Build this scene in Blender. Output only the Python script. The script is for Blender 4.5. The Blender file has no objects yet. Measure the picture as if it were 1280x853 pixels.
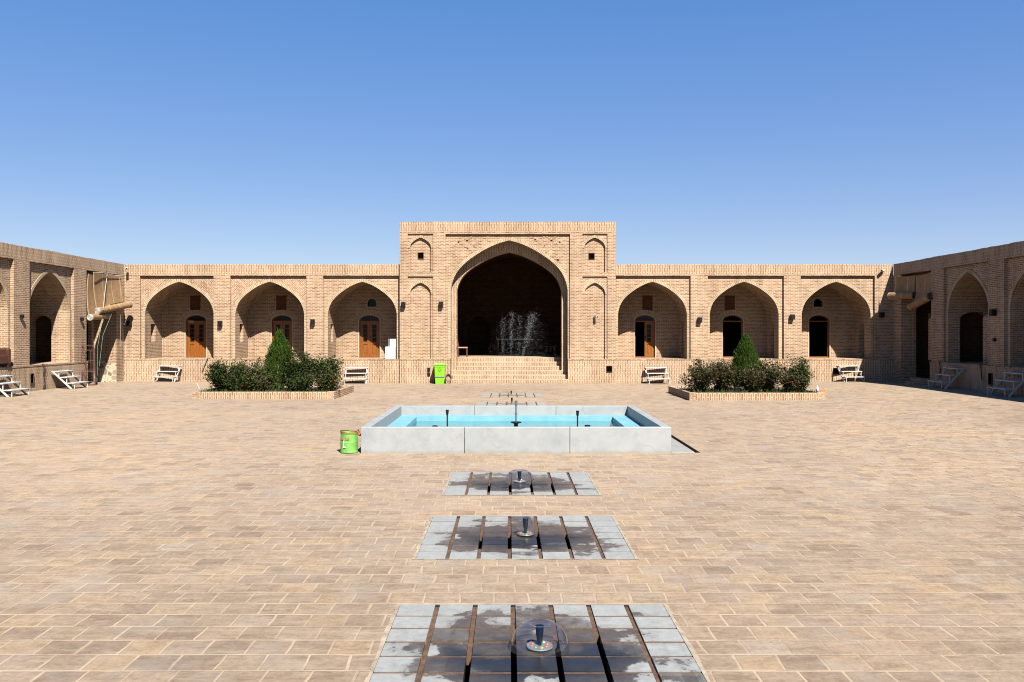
import bpy, math, random
from mathutils import Vector, Matrix, noise as mnoise
random.seed(7)
R = math.radians
scene = bpy.context.scene
COL = scene.collection

# ------------------------------------------------------------------ mesh helper
class MB:
    def __init__(s):
        s.v = []; s.f = []; s.uv = []; s.M = None
    def P(s, p):
        p = Vector(p)
        if s.M is not None: p = s.M @ p
        s.v.append(p); return len(s.v) - 1
    def face(s, pts, uv=None):
        pts = [Vector(p) for p in pts]
        if uv is None:
            n = Vector((0, 0, 0))
            for i in range(len(pts)):
                a, b = pts[i], pts[(i + 1) % len(pts)]
                n += a.cross(b)
            ax, ay, az = abs(n.x), abs(n.y), abs(n.z)
            if az >= ax and az >= ay: uv = [(p.x, p.y) for p in pts]
            elif ax > ay: uv = [(p.y, p.z) for p in pts]
            else: uv = [(p.x, p.z) for p in pts]
        s.f.append([s.P(p) for p in pts]); s.uv.append(list(uv))
    def box(s, x0, x1, y0, y1, z0, z1, skip=''):
        c = lambda i, j, k: ((x0, x1)[i], (y0, y1)[j], (z0, z1)[k])
        if 'f' not in skip: s.face([c(0,0,0), c(1,0,0), c(1,0,1), c(0,0,1)])
        if 'b' not in skip: s.face([c(1,1,0), c(0,1,0), c(0,1,1), c(1,1,1)])
        if 'l' not in skip: s.face([c(0,1,0), c(0,0,0), c(0,0,1), c(0,1,1)])
        if 'r' not in skip: s.face([c(1,0,0), c(1,1,0), c(1,1,1), c(1,0,1)])
        if 't' not in skip: s.face([c(0,0,1), c(1,0,1), c(1,1,1), c(0,1,1)])
        if 'd' not in skip: s.face([c(0,1,0), c(1,1,0), c(1,0,0), c(0,0,0)])
    def bar(s, a, b, w, h, up=(0, 0, 1)):
        a = Vector(a); b = Vector(b); d = (b - a).normalized()
        up = Vector(up)
        if abs(d.dot(up)) > .95: up = Vector((0, 1, 0))
        x = d.cross(up).normalized(); y = x.cross(d).normalized()
        q = [(-w/2, -h/2), (w/2, -h/2), (w/2, h/2), (-w/2, h/2)]
        A = [a + x*i + y*j for i, j in q]; B = [b + x*i + y*j for i, j in q]
        for i in range(4):
            j = (i + 1) % 4; s.face([A[i], A[j], B[j], B[i]])
        s.face(A[::-1]); s.face(B)
    def tube(s, pts, r, n=8, r1=None, cap=True):
        pts = [Vector(p) for p in pts]; rings = []
        prevx = None
        for i, p in enumerate(pts):
            d = (pts[min(i+1, len(pts)-1)] - pts[max(i-1, 0)]).normalized()
            if prevx is None:
                up = Vector((0, 0, 1)) if abs(d.z) < .9 else Vector((1, 0, 0))
                x = d.cross(up).normalized()
            else:
                x = (prevx - d * prevx.dot(d)).normalized()
            prevx = x; y = d.cross(x)
            rr = r if r1 is None else r + (r1 - r) * i / max(1, len(pts) - 1)
            rings.append([p + (x*math.cos(t) + y*math.sin(t))*rr for t in [2*math.pi*k/n for k in range(n)]])
        for i in range(len(rings) - 1):
            for k in range(n):
                j = (k + 1) % n
                s.face([rings[i][k], rings[i][j], rings[i+1][j], rings[i+1][k]])
        if cap: s.face(rings[0][::-1]); s.face(rings[-1])
    def lathe(s, prof, n=24, c=(0, 0, 0), jit=None):
        c = Vector(c); rings = []
        for r, z in prof:
            ring = []
            for k in range(n):
                t = 2*math.pi*k/n
                q = Vector((r*math.cos(t), r*math.sin(t), z))
                if jit: q = jit(q)
                ring.append(c + q)
            rings.append(ring)
        for i in range(len(rings) - 1):
            for k in range(n):
                j = (k + 1) % n
                s.face([rings[i][k], rings[i][j], rings[i+1][j], rings[i+1][k]])
    def build(s, name, mat, parent=None, smooth=False, bevel=0, merge=False, seg=2):
        me = bpy.data.meshes.new(name)
        me.from_pydata([tuple(p) for p in s.v], [], s.f)
        uvl = me.uv_layers.new(name='UVMap')
        flat = []
        for u in s.uv:
            for a, b in u: flat += (a, b)
        uvl.data.foreach_set('uv', flat)
        me.materials.append(mat)
        if smooth or merge or bevel:
            import bmesh
            bm = bmesh.new(); bm.from_mesh(me)
            bmesh.ops.remove_doubles(bm, verts=bm.verts, dist=.0004)
            bmesh.ops.recalc_face_normals(bm, faces=bm.faces)
            bm.to_mesh(me); bm.free()
        if smooth:
            for p in me.polygons: p.use_smooth = True
        o = bpy.data.objects.new(name, me); COL.objects.link(o)
        if parent is not None: o.parent = parent
        if bevel:
            m = o.modifiers.new('bevel', 'BEVEL'); m.width = bevel; m.segments = seg; m.limit_method = 'ANGLE'
        return o

def thing(name, label, cat, loc=(0, 0, 0), rotz=0, group=None):
    o = bpy.data.objects.new(name, None); COL.objects.link(o)
    o.empty_display_size = .2
    o.location = loc; o.rotation_euler = (0, 0, rotz)
    o['label'] = label; o['category'] = cat
    if group: o['group'] = group
    return o
def tag(o, label, cat=None, group=None, kind=None):
    if label: o['label'] = label
    if cat: o['category'] = cat
    if group: o['group'] = group
    if kind: o['kind'] = kind
    return o
def copy_tree(o, parent=None):
    c = o.copy(); COL.objects.link(c)
    if parent is not None: c.parent = parent
    for ch in list(o.children): copy_tree(ch, c)
    return c

def sm(a, b, x):
    t = max(0., min(1., (x - a) / (b - a))); return t*t*(3 - 2*t)
def ground_z(x, y):
    return .15 * sm(8.5, 17., abs(x)) * (1 - .4*sm(34, 39, y))

# ------------------------------------------------------------------ materials
def new_mat(name):
    m = bpy.data.materials.new(name); m.use_nodes = True
    nt = m.node_tree; nt.nodes.clear()
    out = nt.nodes.new('ShaderNodeOutputMaterial')
    b = nt.nodes.new('ShaderNodeBsdfPrincipled')
    nt.links.new(b.outputs[0], out.inputs[0])
    return m, nt, b, out
def nd(nt, t, **kw):
    n = nt.nodes.new(t)
    for k, v in kw.items(): setattr(n, k, v)
    return n
def val(nt, sock, v):
    if isinstance(v, bpy.types.NodeSocket): nt.links.new(v, sock)
    else: sock.default_value = v
def math_(nt, op, a, b=0., c=None, clamp=False):
    n = nd(nt, 'ShaderNodeMath', operation=op, use_clamp=clamp)
    val(nt, n.inputs[0], a); val(nt, n.inputs[1], b)
    if c is not None: val(nt, n.inputs[2], c)
    return n.outputs[0]
def mix(nt, f, a, b, blend='MIX'):
    n = nd(nt, 'ShaderNodeMix', data_type='RGBA', blend_type=blend)
    val(nt, n.inputs[0], f)
    for s, v in ((n.inputs[6], a), (n.inputs[7], b)):
        if isinstance(v, bpy.types.NodeSocket): nt.links.new(v, s)
        else: s.default_value = (*v, 1) if len(v) == 3 else v
    return n.outputs[2]
def ramp(nt, f, stops, interp='LINEAR'):
    n = nd(nt, 'ShaderNodeValToRGB'); n.color_ramp.interpolation = interp
    e = n.color_ramp.elements
    while len(e) < len(stops): e.new(.5)
    for el, (p, c) in zip(e, stops):
        el.position = p
        el.color = (c, c, c, 1) if not hasattr(c, '__len__') else (*c, 1)
    nt.links.new(f, n.inputs[0]); return n.outputs[0]
def noise(nt, vec, scale, detail=3, rough=.55):
    n = nd(nt, 'ShaderNodeTexNoise'); n.inputs['Scale'].default_value = scale
    n.inputs['Detail'].default_value = detail; n.inputs['Roughness'].default_value = rough
    if vec is not None: nt.links.new(vec, n.inputs['Vector'])
    return n.outputs['Fac']
def simple(name, col, rough=.6, metal=0, spec=.3, var=.0, vscale=8):
    m, nt, b, out = new_mat(name)
    b.inputs['Roughness'].default_value = rough; b.inputs['Metallic'].default_value = metal
    b.inputs['Specular IOR Level'].default_value = spec
    if var:
        tc = nd(nt, 'ShaderNodeTexCoord')
        f = noise(nt, tc.outputs['Object'], vscale, 4)
        r = ramp(nt, f, [(.3, 1 - var), (.7, 1 + var)])
        c = mix(nt, 1., col, r, 'MULTIPLY'); nt.links.new(c, b.inputs['Base Color'])
    else: b.inputs['Base Color'].default_value = (*col, 1)
    return m

def brick_mat(name, bw=.215, rh=.068, mort=.013, swap=False, zig=False, cols=None, mcol=(.488, .378, .27),
              var=.18, bump=.35, blot=.25):
    cols = cols or [(0, (.215, .103, .052)), (.12, (.255, .135, .071)), (.45, (.29, .165, .09)), (.65, (.312, .19, .106)), (.85, (.345, .225, .13)), (1, (.375, .265, .163))]
    m, nt, b, out = new_mat(name)
    uv = nd(nt, 'ShaderNodeUVMap', uv_map='UVMap')
    sep = nd(nt, 'ShaderNodeSeparateXYZ'); nt.links.new(uv.outputs[0], sep.inputs[0])
    u, v = sep.outputs[0], sep.outputs[1]
    if swap: u, v = v, u
    if zig:
        v = math_(nt, 'ADD', v, math_(nt, 'PINGPONG', u, .42))
    n1 = noise(nt, uv.outputs[0], 1.7, 2)
    v2 = math_(nt, 'MULTIPLY_ADD', n1, .02, v)
    n2 = noise(nt, uv.outputs[0], 5, 1)
    v2 = math_(nt, 'MULTIPLY_ADD', n2, .010, v2)
    u2 = math_(nt, 'MULTIPLY_ADD', n2, .014, u)
    com = nd(nt, 'ShaderNodeCombineXYZ'); nt.links.new(u2, com.inputs[0]); nt.links.new(v2, com.inputs[1])
    br = nd(nt, 'ShaderNodeTexBrick'); br.offset = .5; br.squash = 1
    nt.links.new(com.outputs[0], br.inputs['Vector'])
    br.inputs['Color1'].default_value = (0, 0, 0, 1); br.inputs['Color2'].default_value = (1, 1, 1, 1)
    br.inputs['Mortar'].default_value = (.5, .5, .5, 1)
    br.inputs['Scale'].default_value = 1; br.inputs['Mortar Size'].default_value = mort
    br.inputs['Mortar Smooth'].default_value = .25; br.inputs['Bias'].default_value = 0
    br.inputs['Brick Width'].default_value = bw; br.inputs['Row Height'].default_value = rh
    c = ramp(nt, br.outputs['Color'], cols)
    fine = noise(nt, uv.outputs[0], 40, 3)
    c = mix(nt, 1., c, ramp(nt, fine, [(.25, 1 - blot), (.75, 1 + blot*.6)]), 'MULTIPLY')
    c = mix(nt, br.outputs['Fac'], c, mcol)
    tc = nd(nt, 'ShaderNodeTexCoord')
    big = noise(nt, tc.outputs['Object'], .55, 5, .6)
    c = mix(nt, 1., c, ramp(nt, big, [(.3, 1 - var), (.7, 1 + var*.6)]), 'MULTIPLY')
    mp = nd(nt, 'ShaderNodeMapping'); mp.inputs['Scale'].default_value = (2.6, 2.6, .22); nt.links.new(tc.outputs['Object'], mp.inputs[0])
    stk = noise(nt, mp.outputs[0], 1., 5, .65)
    c = mix(nt, 1., c, ramp(nt, stk, [(.32, (.80, .77, .74)), (.48, (1, 1, 1)), (.7, (1.07, 1.06, 1.05))]), 'MULTIPLY')
    dust = noise(nt, tc.outputs['Object'], 2.3, 4, .65)
    c = mix(nt, math_(nt, 'MULTIPLY', ramp(nt, dust, [(.5, 0.), (.72, 1.)]), .35), c, mcol)
    nt.links.new(c, b.inputs['Base Color'])
    b.inputs['Roughness'].default_value = .92; b.inputs['Specular IOR Level'].default_value = .12
    if bump:
        bp = nd(nt, 'ShaderNodeBump'); bp.inputs['Strength'].default_value = bump; bp.inputs['Distance'].default_value = .012
        h = math_(nt, 'SUBTRACT', math_(nt, 'MULTIPLY', fine, .35), br.outputs['Fac'])
        nt.links.new(h, bp.inputs['Height']); nt.links.new(bp.outputs[0], b.inputs['Normal'])
    return m

M = {}
ALB = .645
M['brick'] = brick_mat('brick')
SC = [(0, (.245, .13, .067)), (.2, (.28, .162, .087)), (.5, (.305, .185, .102)), (.8, (.335, .215, .125)), (1, (.37, .25, .152))]
M['soldier'] = brick_mat('brick_on_end', swap=True, bw=.25, rh=.078, mort=.016, cols=SC)
M['zig'] = brick_mat('brick_zigzag', zig=True, bw=.235, rh=.085, mort=.014)
M['ring'] = brick_mat('brick_arch_ring', swap=True, bw=.4, rh=.075, mort=.016, mcol=(.50, .40, .28),
    cols=[(0, (.29, .19, .105)), (.5, (.35, .245, .145)), (1, (.41, .31, .20))])
M['blocked'] = brick_mat('brick_red_infill', cols=[(0, (.10, .035, .018)), (1, (.17, .07, .035))], mcol=(.13, .06, .035))
M['inner_shade'] = brick_mat('brick_interior_shade', cols=[(0, (.06, .028, .013)), (.5, (.09, .045, .022)), (1, (.12, .07, .037))], mcol=(.115, .075, .045))  # wall brick in a darker colour, standing in for deep indoor shade

def paving():
    m, nt, b, out = new_mat('paving_brick')
    tc = nd(nt, 'ShaderNodeTexCoord'); vec = tc.outputs['Object']
    sep = nd(nt, 'ShaderNodeSeparateXYZ'); nt.links.new(vec, sep.inputs[0])
    w1 = noise(nt, vec, .8, 3); w2 = noise(nt, vec, 6.5, 2); w3 = noise(nt, vec, .23, 2)
    # every course sits at its own offset: shift u by a random amount per row
    row = math_(nt, 'FLOOR', math_(nt, 'DIVIDE', sep.outputs[1], .287))
    wn = nd(nt, 'ShaderNodeTexWhiteNoise', noise_dimensions='1D'); nt.links.new(row, wn.inputs['W'])
    u = math_(nt, 'ADD', sep.outputs[0], math_(nt, 'MULTIPLY_ADD', w2, .011, math_(nt, 'MULTIPLY', wn.outputs[0], .09)))
    u = math_(nt, 'MULTIPLY_ADD', w1, .12, u)
    v = math_(nt, 'MULTIPLY_ADD', w2, .012, math_(nt, 'MULTIPLY_ADD', w1, .03, sep.outputs[1]))
    com = nd(nt, 'ShaderNodeCombineXYZ'); nt.links.new(u, com.inputs[0]); nt.links.new(v, com.inputs[1])
    br = nd(nt, 'ShaderNodeTexBrick'); br.offset = .5
    nt.links.new(com.outputs[0], br.inputs['Vector'])
    br.inputs['Color1'].default_value = (0, 0, 0, 1); br.inputs['Color2'].default_value = (1, 1, 1, 1)
    br.inputs['Mortar'].default_value = (.5, .5, .5, 1)
    br.inputs['Scale'].default_value = 1; nt.links.new(math_(nt, 'MULTIPLY_ADD', noise(nt, vec, 1.4, 3), .026, .001), br.inputs['Mortar Size'])
    br.inputs['Mortar Smooth'].default_value = .6
    br.inputs['Brick Width'].default_value = .302; br.inputs['Row Height'].default_value = .287
    c = ramp(nt, br.outputs['Color'], [(0, (.222, .163, .115)), (.12, (.265, .196, .138)), (.45, (.292, .216, .151)), (.7, (.308, .23, .162)), (.9, (.33, .237, .150)), (1, (.305, .247, .192))])
    # blotches of wear inside the bricks
    bl = noise(nt, vec, 7., 5, .65)
    c = mix(nt, 1., c, ramp(nt, bl, [(.28, .76), (.5, 1.), (.7, 1.16)]), 'MULTIPLY')
    bl2 = noise(nt, vec, 26., 4, .7)
    c = mix(nt, 1., c, ramp(nt, bl2, [(.3, .80), (.7, 1.14)]), 'MULTIPLY')
    mpx = nd(nt, 'ShaderNodeMapping'); mpx.inputs['Scale'].default_value = (2.2, 9., 1); mpx.inputs['Rotation'].default_value = (0, 0, .12); nt.links.new(vec, mpx.inputs[0])
    sk = noise(nt, mpx.outputs[0], 1., 6, .68)
    c = mix(nt, math_(nt, 'MULTIPLY', ramp(nt, sk, [(.53, 0.), (.63, 1.)]), .45), c, (.40, .32, .235))
    c = mix(nt, math_(nt, 'MULTIPLY', ramp(nt, sk, [(.36, 1.), (.44, 0.)]), .5), c, (.175, .118, .078))
    grey = noise(nt, vec, 1.1, 4, .6)
    c = mix(nt, math_(nt, 'MULTIPLY', ramp(nt, grey, [(.52, 0.), (.68, 1.)]), .55), c, (.275, .235, .20))
    big = noise(nt, vec, .16, 4, .6)
    c = mix(nt, 1., c, ramp(nt, big, [(.32, (.86, .84, .82)), (.5, (1, 1, 1)), (.68, (1.12, 1.06, .98))]), 'MULTIPLY')
    sheen_fade = nd(nt, 'ShaderNodeMapRange'); nt.links.new(math_(nt, 'MULTIPLY_ADD', w3, 7., sep.outputs[1]), sheen_fade.inputs[0])  # nearer paving darker: sheen by viewing angle painted into the colour
    sheen_fade.inputs[1].default_value = 7; sheen_fade.inputs[2].default_value = 17; sheen_fade.inputs[3].default_value = .80; sheen_fade.inputs[4].default_value = 1.04
    c = mix(nt, 1., c, sheen_fade.outputs[0], 'MULTIPLY')
    # pale mortar, in places rubbed over the bricks, in places washed out and dark
    dark = ramp(nt, noise(nt, vec, 3.1, 3, .6), [(.44, 0.), (.54, 1.)])
    side = nd(nt, 'ShaderNodeMapRange'); nt.links.new(sep.outputs[0], side.inputs[0])
    side.inputs[1].default_value = 2; side.inputs[2].default_value = 8; side.inputs[3].default_value = .04; side.inputs[4].default_value = .95
    mc = mix(nt, math_(nt, 'MULTIPLY', dark, side.outputs[0]), (.385, .296, .202), (.08, .052, .03))
    lost = ramp(nt, noise(nt, vec, 1.9, 4, .6), [(.38, .25), (.6, 1.)])
    c = mix(nt, math_(nt, 'MULTIPLY', br.outputs['Fac'], lost), c, mc)
    dust = ramp(nt, noise(nt, vec, 2.6, 6, .7), [(.55, 0.), (.75, 1.)])
    c = mix(nt, math_(nt, 'MULTIPLY', dust, .45), c, (.37, .283, .19))
    # scattered dark marks
    sp = ramp(nt, noise(nt, vec, 14, 3, .6), [(.27, 1.), (.31, 0.)])
    c = mix(nt, math_(nt, 'MULTIPLY', sp, .35), c, (.14, .095, .06))
    nt.links.new(c, b.inputs['Base Color'])
    b.inputs['Roughness'].default_value = .85; b.inputs['Specular IOR Level'].default_value = .18
    bp = nd(nt, 'ShaderNodeBump'); bp.inputs['Strength'].default_value = .45; bp.inputs['Distance'].default_value = .012
    tilt = math_(nt, 'MULTIPLY', br.outputs['Color'], .0)
    h = math_(nt, 'SUBTRACT', math_(nt, 'ADD', math_(nt, 'MULTIPLY', bl, .9), math_(nt, 'MULTIPLY', bl2, .5)), math_(nt, 'MULTIPLY', br.outputs['Fac'], 1.1))
    nt.links.new(h, bp.inputs['Height']); nt.links.new(bp.outputs[0], b.inputs['Normal'])
    return m
M['paving'] = paving()
M['desert'] = simple('desert_soil', (.27, .20, .135), .95, spec=.1, var=.2, vscale=.3)

def marble():
    m, nt, b, out = new_mat('marble')
    tc = nd(nt, 'ShaderNodeTexCoord'); vec = tc.outputs['Object']
    n = noise(nt, vec, 2.2, 6, .65)
    c = ramp(nt, n, [(.3, (.25, .27, .277)), (.5, (.30, .312, .31)), (.7, (.335, .343, .335))])
    wv = nd(nt, 'ShaderNodeTexWave', wave_type='BANDS', bands_direction='DIAGONAL'); wv.inputs['Scale'].default_value = .9
    wv.inputs['Distortion'].default_value = 9; wv.inputs['Detail'].default_value = 4; wv.inputs['Detail Scale'].default_value = 1.6
    nt.links.new(vec, wv.inputs['Vector'])
    vein = ramp(nt, wv.outputs['Fac'], [(0, 1.), (.035, 0.)])
    pick = ramp(nt, noise(nt, vec, 1.3, 2), [(.5, 0.), (.62, 1.)])
    c = mix(nt, math_(nt, 'MULTIPLY', math_(nt, 'MULTIPLY', vein, pick), .28), c, (.16, .18, .20))
    st = ramp(nt, noise(nt, vec, 3.7, 5, .7), [(.54, 0.), (.66, 1.)])
    c = mix(nt, math_(nt, 'MULTIPLY', st, .5), c, (.25, .25, .23))
    # grime band along the foot of the slabs
    sep = nd(nt, 'ShaderNodeSeparateXYZ'); nt.links.new(vec, sep.inputs[0])
    foot = math_(nt, 'ADD', sep.outputs[2], math_(nt, 'MULTIPLY', noise(nt, vec, 6, 4), .12))
    c = mix(nt, math_(nt, 'MULTIPLY', ramp(nt, foot, [(.06, 1.), (.13, 0.)]), .6), c, (.25, .21, .16))
    nt.links.new(c, b.inputs['Base Color'])
    b.inputs['Roughness'].default_value = .5; b.inputs['Specular IOR Level'].default_value = .35
    return m
M['marble'] = marble()

def tile_mat(name, dry, wet, rx, ry, thr, dust=0.):
    """pale stone tiles, dark and glossy where the fountain keeps them wet (coordinates of the pad, nozzle at its origin)"""
    m, nt, b, out = new_mat(name)
    tc = nd(nt, 'ShaderNodeTexCoord'); vec = tc.outputs['Object']
    uv = nd(nt, 'ShaderNodeUVMap', uv_map='UVMap')       # one uv value per tile: random tile tint
    sep = nd(nt, 'ShaderNodeSeparateXYZ'); nt.links.new(vec, sep.inputs[0])
    wn = nd(nt, 'ShaderNodeTexWhiteNoise', noise_dimensions='2D'); nt.links.new(uv.outputs[0], wn.inputs['Vector'])
    dx = math_(nt, 'DIVIDE', sep.outputs[0], rx); dy = math_(nt, 'DIVIDE', sep.outputs[1], ry)
    r = math_(nt, 'SQRT', math_(nt, 'ADD', math_(nt, 'MULTIPLY', dx, dx), math_(nt, 'MULTIPLY', dy, dy)))
    oi = nd(nt, 'ShaderNodeObjectInfo')
    vo = nd(nt, 'ShaderNodeVectorMath', operation='ADD'); nt.links.new(vec, vo.inputs[0]); nt.links.new(oi.outputs['Location'], vo.inputs[1])
    nn = noise(nt, vo.outputs[0], 2.6, 6, .62)
    w = math_(nt, 'ADD', r, math_(nt, 'MULTIPLY', math_(nt, 'SUBTRACT', nn, .5), 1.5))
    w = math_(nt, 'ADD', w, math_(nt, 'MULTIPLY', math_(nt, 'SUBTRACT', wn.outputs[0], .5), .62))
    wetm = ramp(nt, w, [(thr - .03, 1.), (thr + .01, 0.)])
    f = noise(nt, vo.outputs[0], 11, 5, .7)
    cd = mix(nt, wn.outputs[0], dry, tuple(x*1.16 for x in dry))
    cd = mix(nt, 1., cd, ramp(nt, f, [(.3, .80), (.7, 1.1)]), 'MULTIPLY')
    halo = ramp(nt, w, [(thr, .3), (thr + .1, 0.)])
    cd = mix(nt, halo, cd, (.11, .105, .095))
    mid = ramp(nt, r, [(.55, 1.), (.95, 0.)])            # darkest, and brown silt further out
    far = math_(nt, 'MULTIPLY', mid, ramp(nt, math_(nt, 'MULTIPLY_ADD', sep.outputs[1], .8, math_(nt, 'MULTIPLY', nn, .9)), [(.35, 1.), (.6, 0.)]))
    cw = mix(nt, far, (wet[0]*4.4, wet[1]*3.4, wet[2]*2.3), wet)
    cw = mix(nt, 1., cw, ramp(nt, f, [(.3, .7), (.7, 1.35)]), 'MULTIPLY')
    c = mix(nt, wetm, cd, cw)
    if dust:
        c = mix(nt, math_(nt, 'MULTIPLY', ramp(nt, nn, [(.35, 1.), (.65, .4)]), dust), c, (.26, .19, .125))
    nt.links.new(c, b.inputs['Base Color'])
    rg = math_(nt, 'MULTIPLY_ADD', wetm, -.42, .72); nt.links.new(rg, b.inputs['Roughness'])
    b.inputs['Specular IOR Level'].default_value = .3
    return m
M['tile'] = tile_mat('stone_tile', (.245, .25, .24), (.017, .017, .018), 1.02, .84, .86)
M['tile_dusty'] = tile_mat('stone_tile_dusty', (.28, .28, .265), (.07, .063, .056), .9, .6, .55, .55)
M['silt'] = simple('rusty_silt', (.10, .055, .03), .75, var=.4, vscale=14)
M['trench'] = simple('muddy_trench', (.16, .10, .055), .9, var=.3)
M['cement'] = simple('cement_edging', (.30, .245, .18), .9, var=.3, vscale=9)
M['pit'] = simple('pit_concrete', (.012, .010, .009), .9)
M['hole_shade'] = simple('opening_shade_black', (.002, .002, .002), 1., spec=0)  # black for flat vent faces, painting the shade inside a hole
M['black'] = simple('black_plastic', (.007, .007, .008), .5, spec=.2)
M['rubber'] = simple('black_rubber', (.02, .02, .02), .8)
M['steel'] = simple('grey_steel', (.45, .46, .47), .35, metal=.9)
M['disc'] = simple('lamp_disc', (.25, .27, .28), .35, metal=.4)
M['led_red'] = simple('led_orange', (.5, .10, .03), .3)
M['led_green'] = simple('led_green', (.09, .3, .07), .3)
M['led_yellow'] = simple('led_yellow', (.4, .3, .09), .3)
M['white_paint'] = simple('white_painted_metal', (.48, .455, .40), .5, var=.08, vscale=12)
M['tread'] = simple('pale_tread', (.44, .445, .43), .55, var=.1, vscale=9)
M['plaster'] = simple('cream_plaster', (.45, .37, .27), .9, var=.12, vscale=6)
M['lime'] = simple('lime_plastic', (.20, .56, .015), .42, spec=.4)
M['dark_green'] = simple('dark_mark', (.02, .05, .02), .5)
M['green_tin'] = simple('green_tin', (.15, .38, .075), .5, var=.25, vscale=9)
M['rust'] = simple('rust_red', (.34, .085, .045), .7, var=.3, vscale=20)
M['pink'] = simple('pink_paint', (.50, .13, .13), .7)
M['drip'] = simple('white_drip', (.62, .68, .55), .7)
M['maroon'] = simple('maroon_paint', (.095, .026, .018), .55, var=.2, vscale=10)
M['carton'] = simple('white_card', (.62, .62, .62), .6)
M['carton_print'] = simple('grey_print', (.35, .36, .38), .7)
M['leather'] = simple('brown_leather', (.06, .022, .013), .35, spec=.5, var=.2)
M['orange'] = simple('orange_cloth', (.70, .13, .03), .8)
M['yellow'] = simple('yellow_cloth', (.55, .42, .06), .85)
M['soil'] = simple('dark_soil', (.10, .07, .045), .95, var=.3, vscale=5)
M['bark'] = simple('bush_stem', (.12, .085, .055), .9)
M['cloth'] = simple('cream_cloth', (.22, .18, .09), .9)
M['rope'] = simple('pale_rope', (.36, .36, .33), .8)
M['rope_green'] = simple('green_rope', (.20, .30, .22), .8)
M['water_drop'] = None

def wood():
    m, nt, b, out = new_mat('varnished_wood')
    tc = nd(nt, 'ShaderNodeTexCoord')
    mp = nd(nt, 'ShaderNodeMapping'); mp.inputs['Scale'].default_value = (14, 14, 1.2); nt.links.new(tc.outputs['Object'], mp.inputs[0])
    f = noise(nt, mp.outputs[0], 1.6, 5, .6)
    c = ramp(nt, f, [(.3, (.165, .048, .005)), (.5, (.225, .07, .008)), (.7, (.28, .098, .014))])
    nt.links.new(c, b.inputs['Base Color']); b.inputs['Roughness'].default_value = .45
    b.inputs['Specular IOR Level'].default_value = .3
    return m
M['wood'] = wood()
M['glass'] = simple('dark_glass', (.008, .009, .011), .25, spec=.14)

def rubble():
    m, nt, b, out = new_mat('rubble_stone')
    uv = nd(nt, 'ShaderNodeUVMap', uv_map='UVMap')
    a = nd(nt, 'ShaderNodeTexVoronoi', feature='DISTANCE_TO_EDGE'); a.inputs['Scale'].default_value = 4.2
    c_ = nd(nt, 'ShaderNodeTexVoronoi'); c_.inputs['Scale'].default_value = 4.2
    nt.links.new(uv.outputs[0], a.inputs['Vector']); nt.links.new(uv.outputs[0], c_.inputs['Vector'])
    bw = nd(nt, 'ShaderNodeSeparateColor'); nt.links.new(c_.outputs['Color'], bw.inputs[0])
    c = ramp(nt, bw.outputs[0], [(0, (.12, .085, .06)), (.4, (.30, .21, .13)), (.7, (.42, .31, .2)), (1, (.50, .40, .28))])
    c = mix(nt, ramp(nt, a.outputs['Distance'], [(.05, 1.), (.1, 0.)]), c, (.52, .41, .28))
    nt.links.new(c, b.inputs['Base Color']); b.inputs['Roughness'].default_value = .9
    return m
M['rubble'] = rubble()

def reed(name, k):
    m, nt, b, out = new_mat(name)
    uv = nd(nt, 'ShaderNodeUVMap', uv_map='UVMap')
    sep = nd(nt, 'ShaderNodeSeparateXYZ'); nt.links.new(uv.outputs[0], sep.inputs[0])
    line = math_(nt, 'FRACT', math_(nt, 'MULTIPLY', sep.outputs[1], 28.))
    c = ramp(nt, line, [(0, tuple(x*.55*k for x in (.29, .165, .07))), (.3, tuple(x*k for x in (.29, .165, .07))), (.9, tuple(x*1.1*k for x in (.29, .165, .07)))])
    st = math_(nt, 'FRACT', math_(nt, 'MULTIPLY', sep.outputs[0], 1.4))
    c = mix(nt, ramp(nt, st, [(.0, .75), (.07, .5), (.09, 0.)]), c, (.5, .38, .22))
    f = noise(nt, uv.outputs[0], 3, 4)
    c = mix(nt, 1., c, ramp(nt, f, [(.3, .8), (.7, 1.15)]), 'MULTIPLY')
    nt.links.new(c, b.inputs['Base Color']); b.inputs['Roughness'].default_value = .8
    return m
M['reed'] = reed('reed_mat', 1.)

def pool_paint():
    m, nt, b, out = new_mat('pool_paint')
    tc = nd(nt, 'ShaderNodeTexCoord')
    f = noise(nt, tc.outputs['Object'], 3, 5, .65)
    c = ramp(nt, f, [(.3, (.12, .31, .39)), (.6, (.155, .365, .44)), (.75, (.225, .405, .45))])
    nt.links.new(c, b.inputs['Base Color']); b.inputs['Roughness'].default_value = .6
    return m
M['pool_paint'] = pool_paint()

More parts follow.
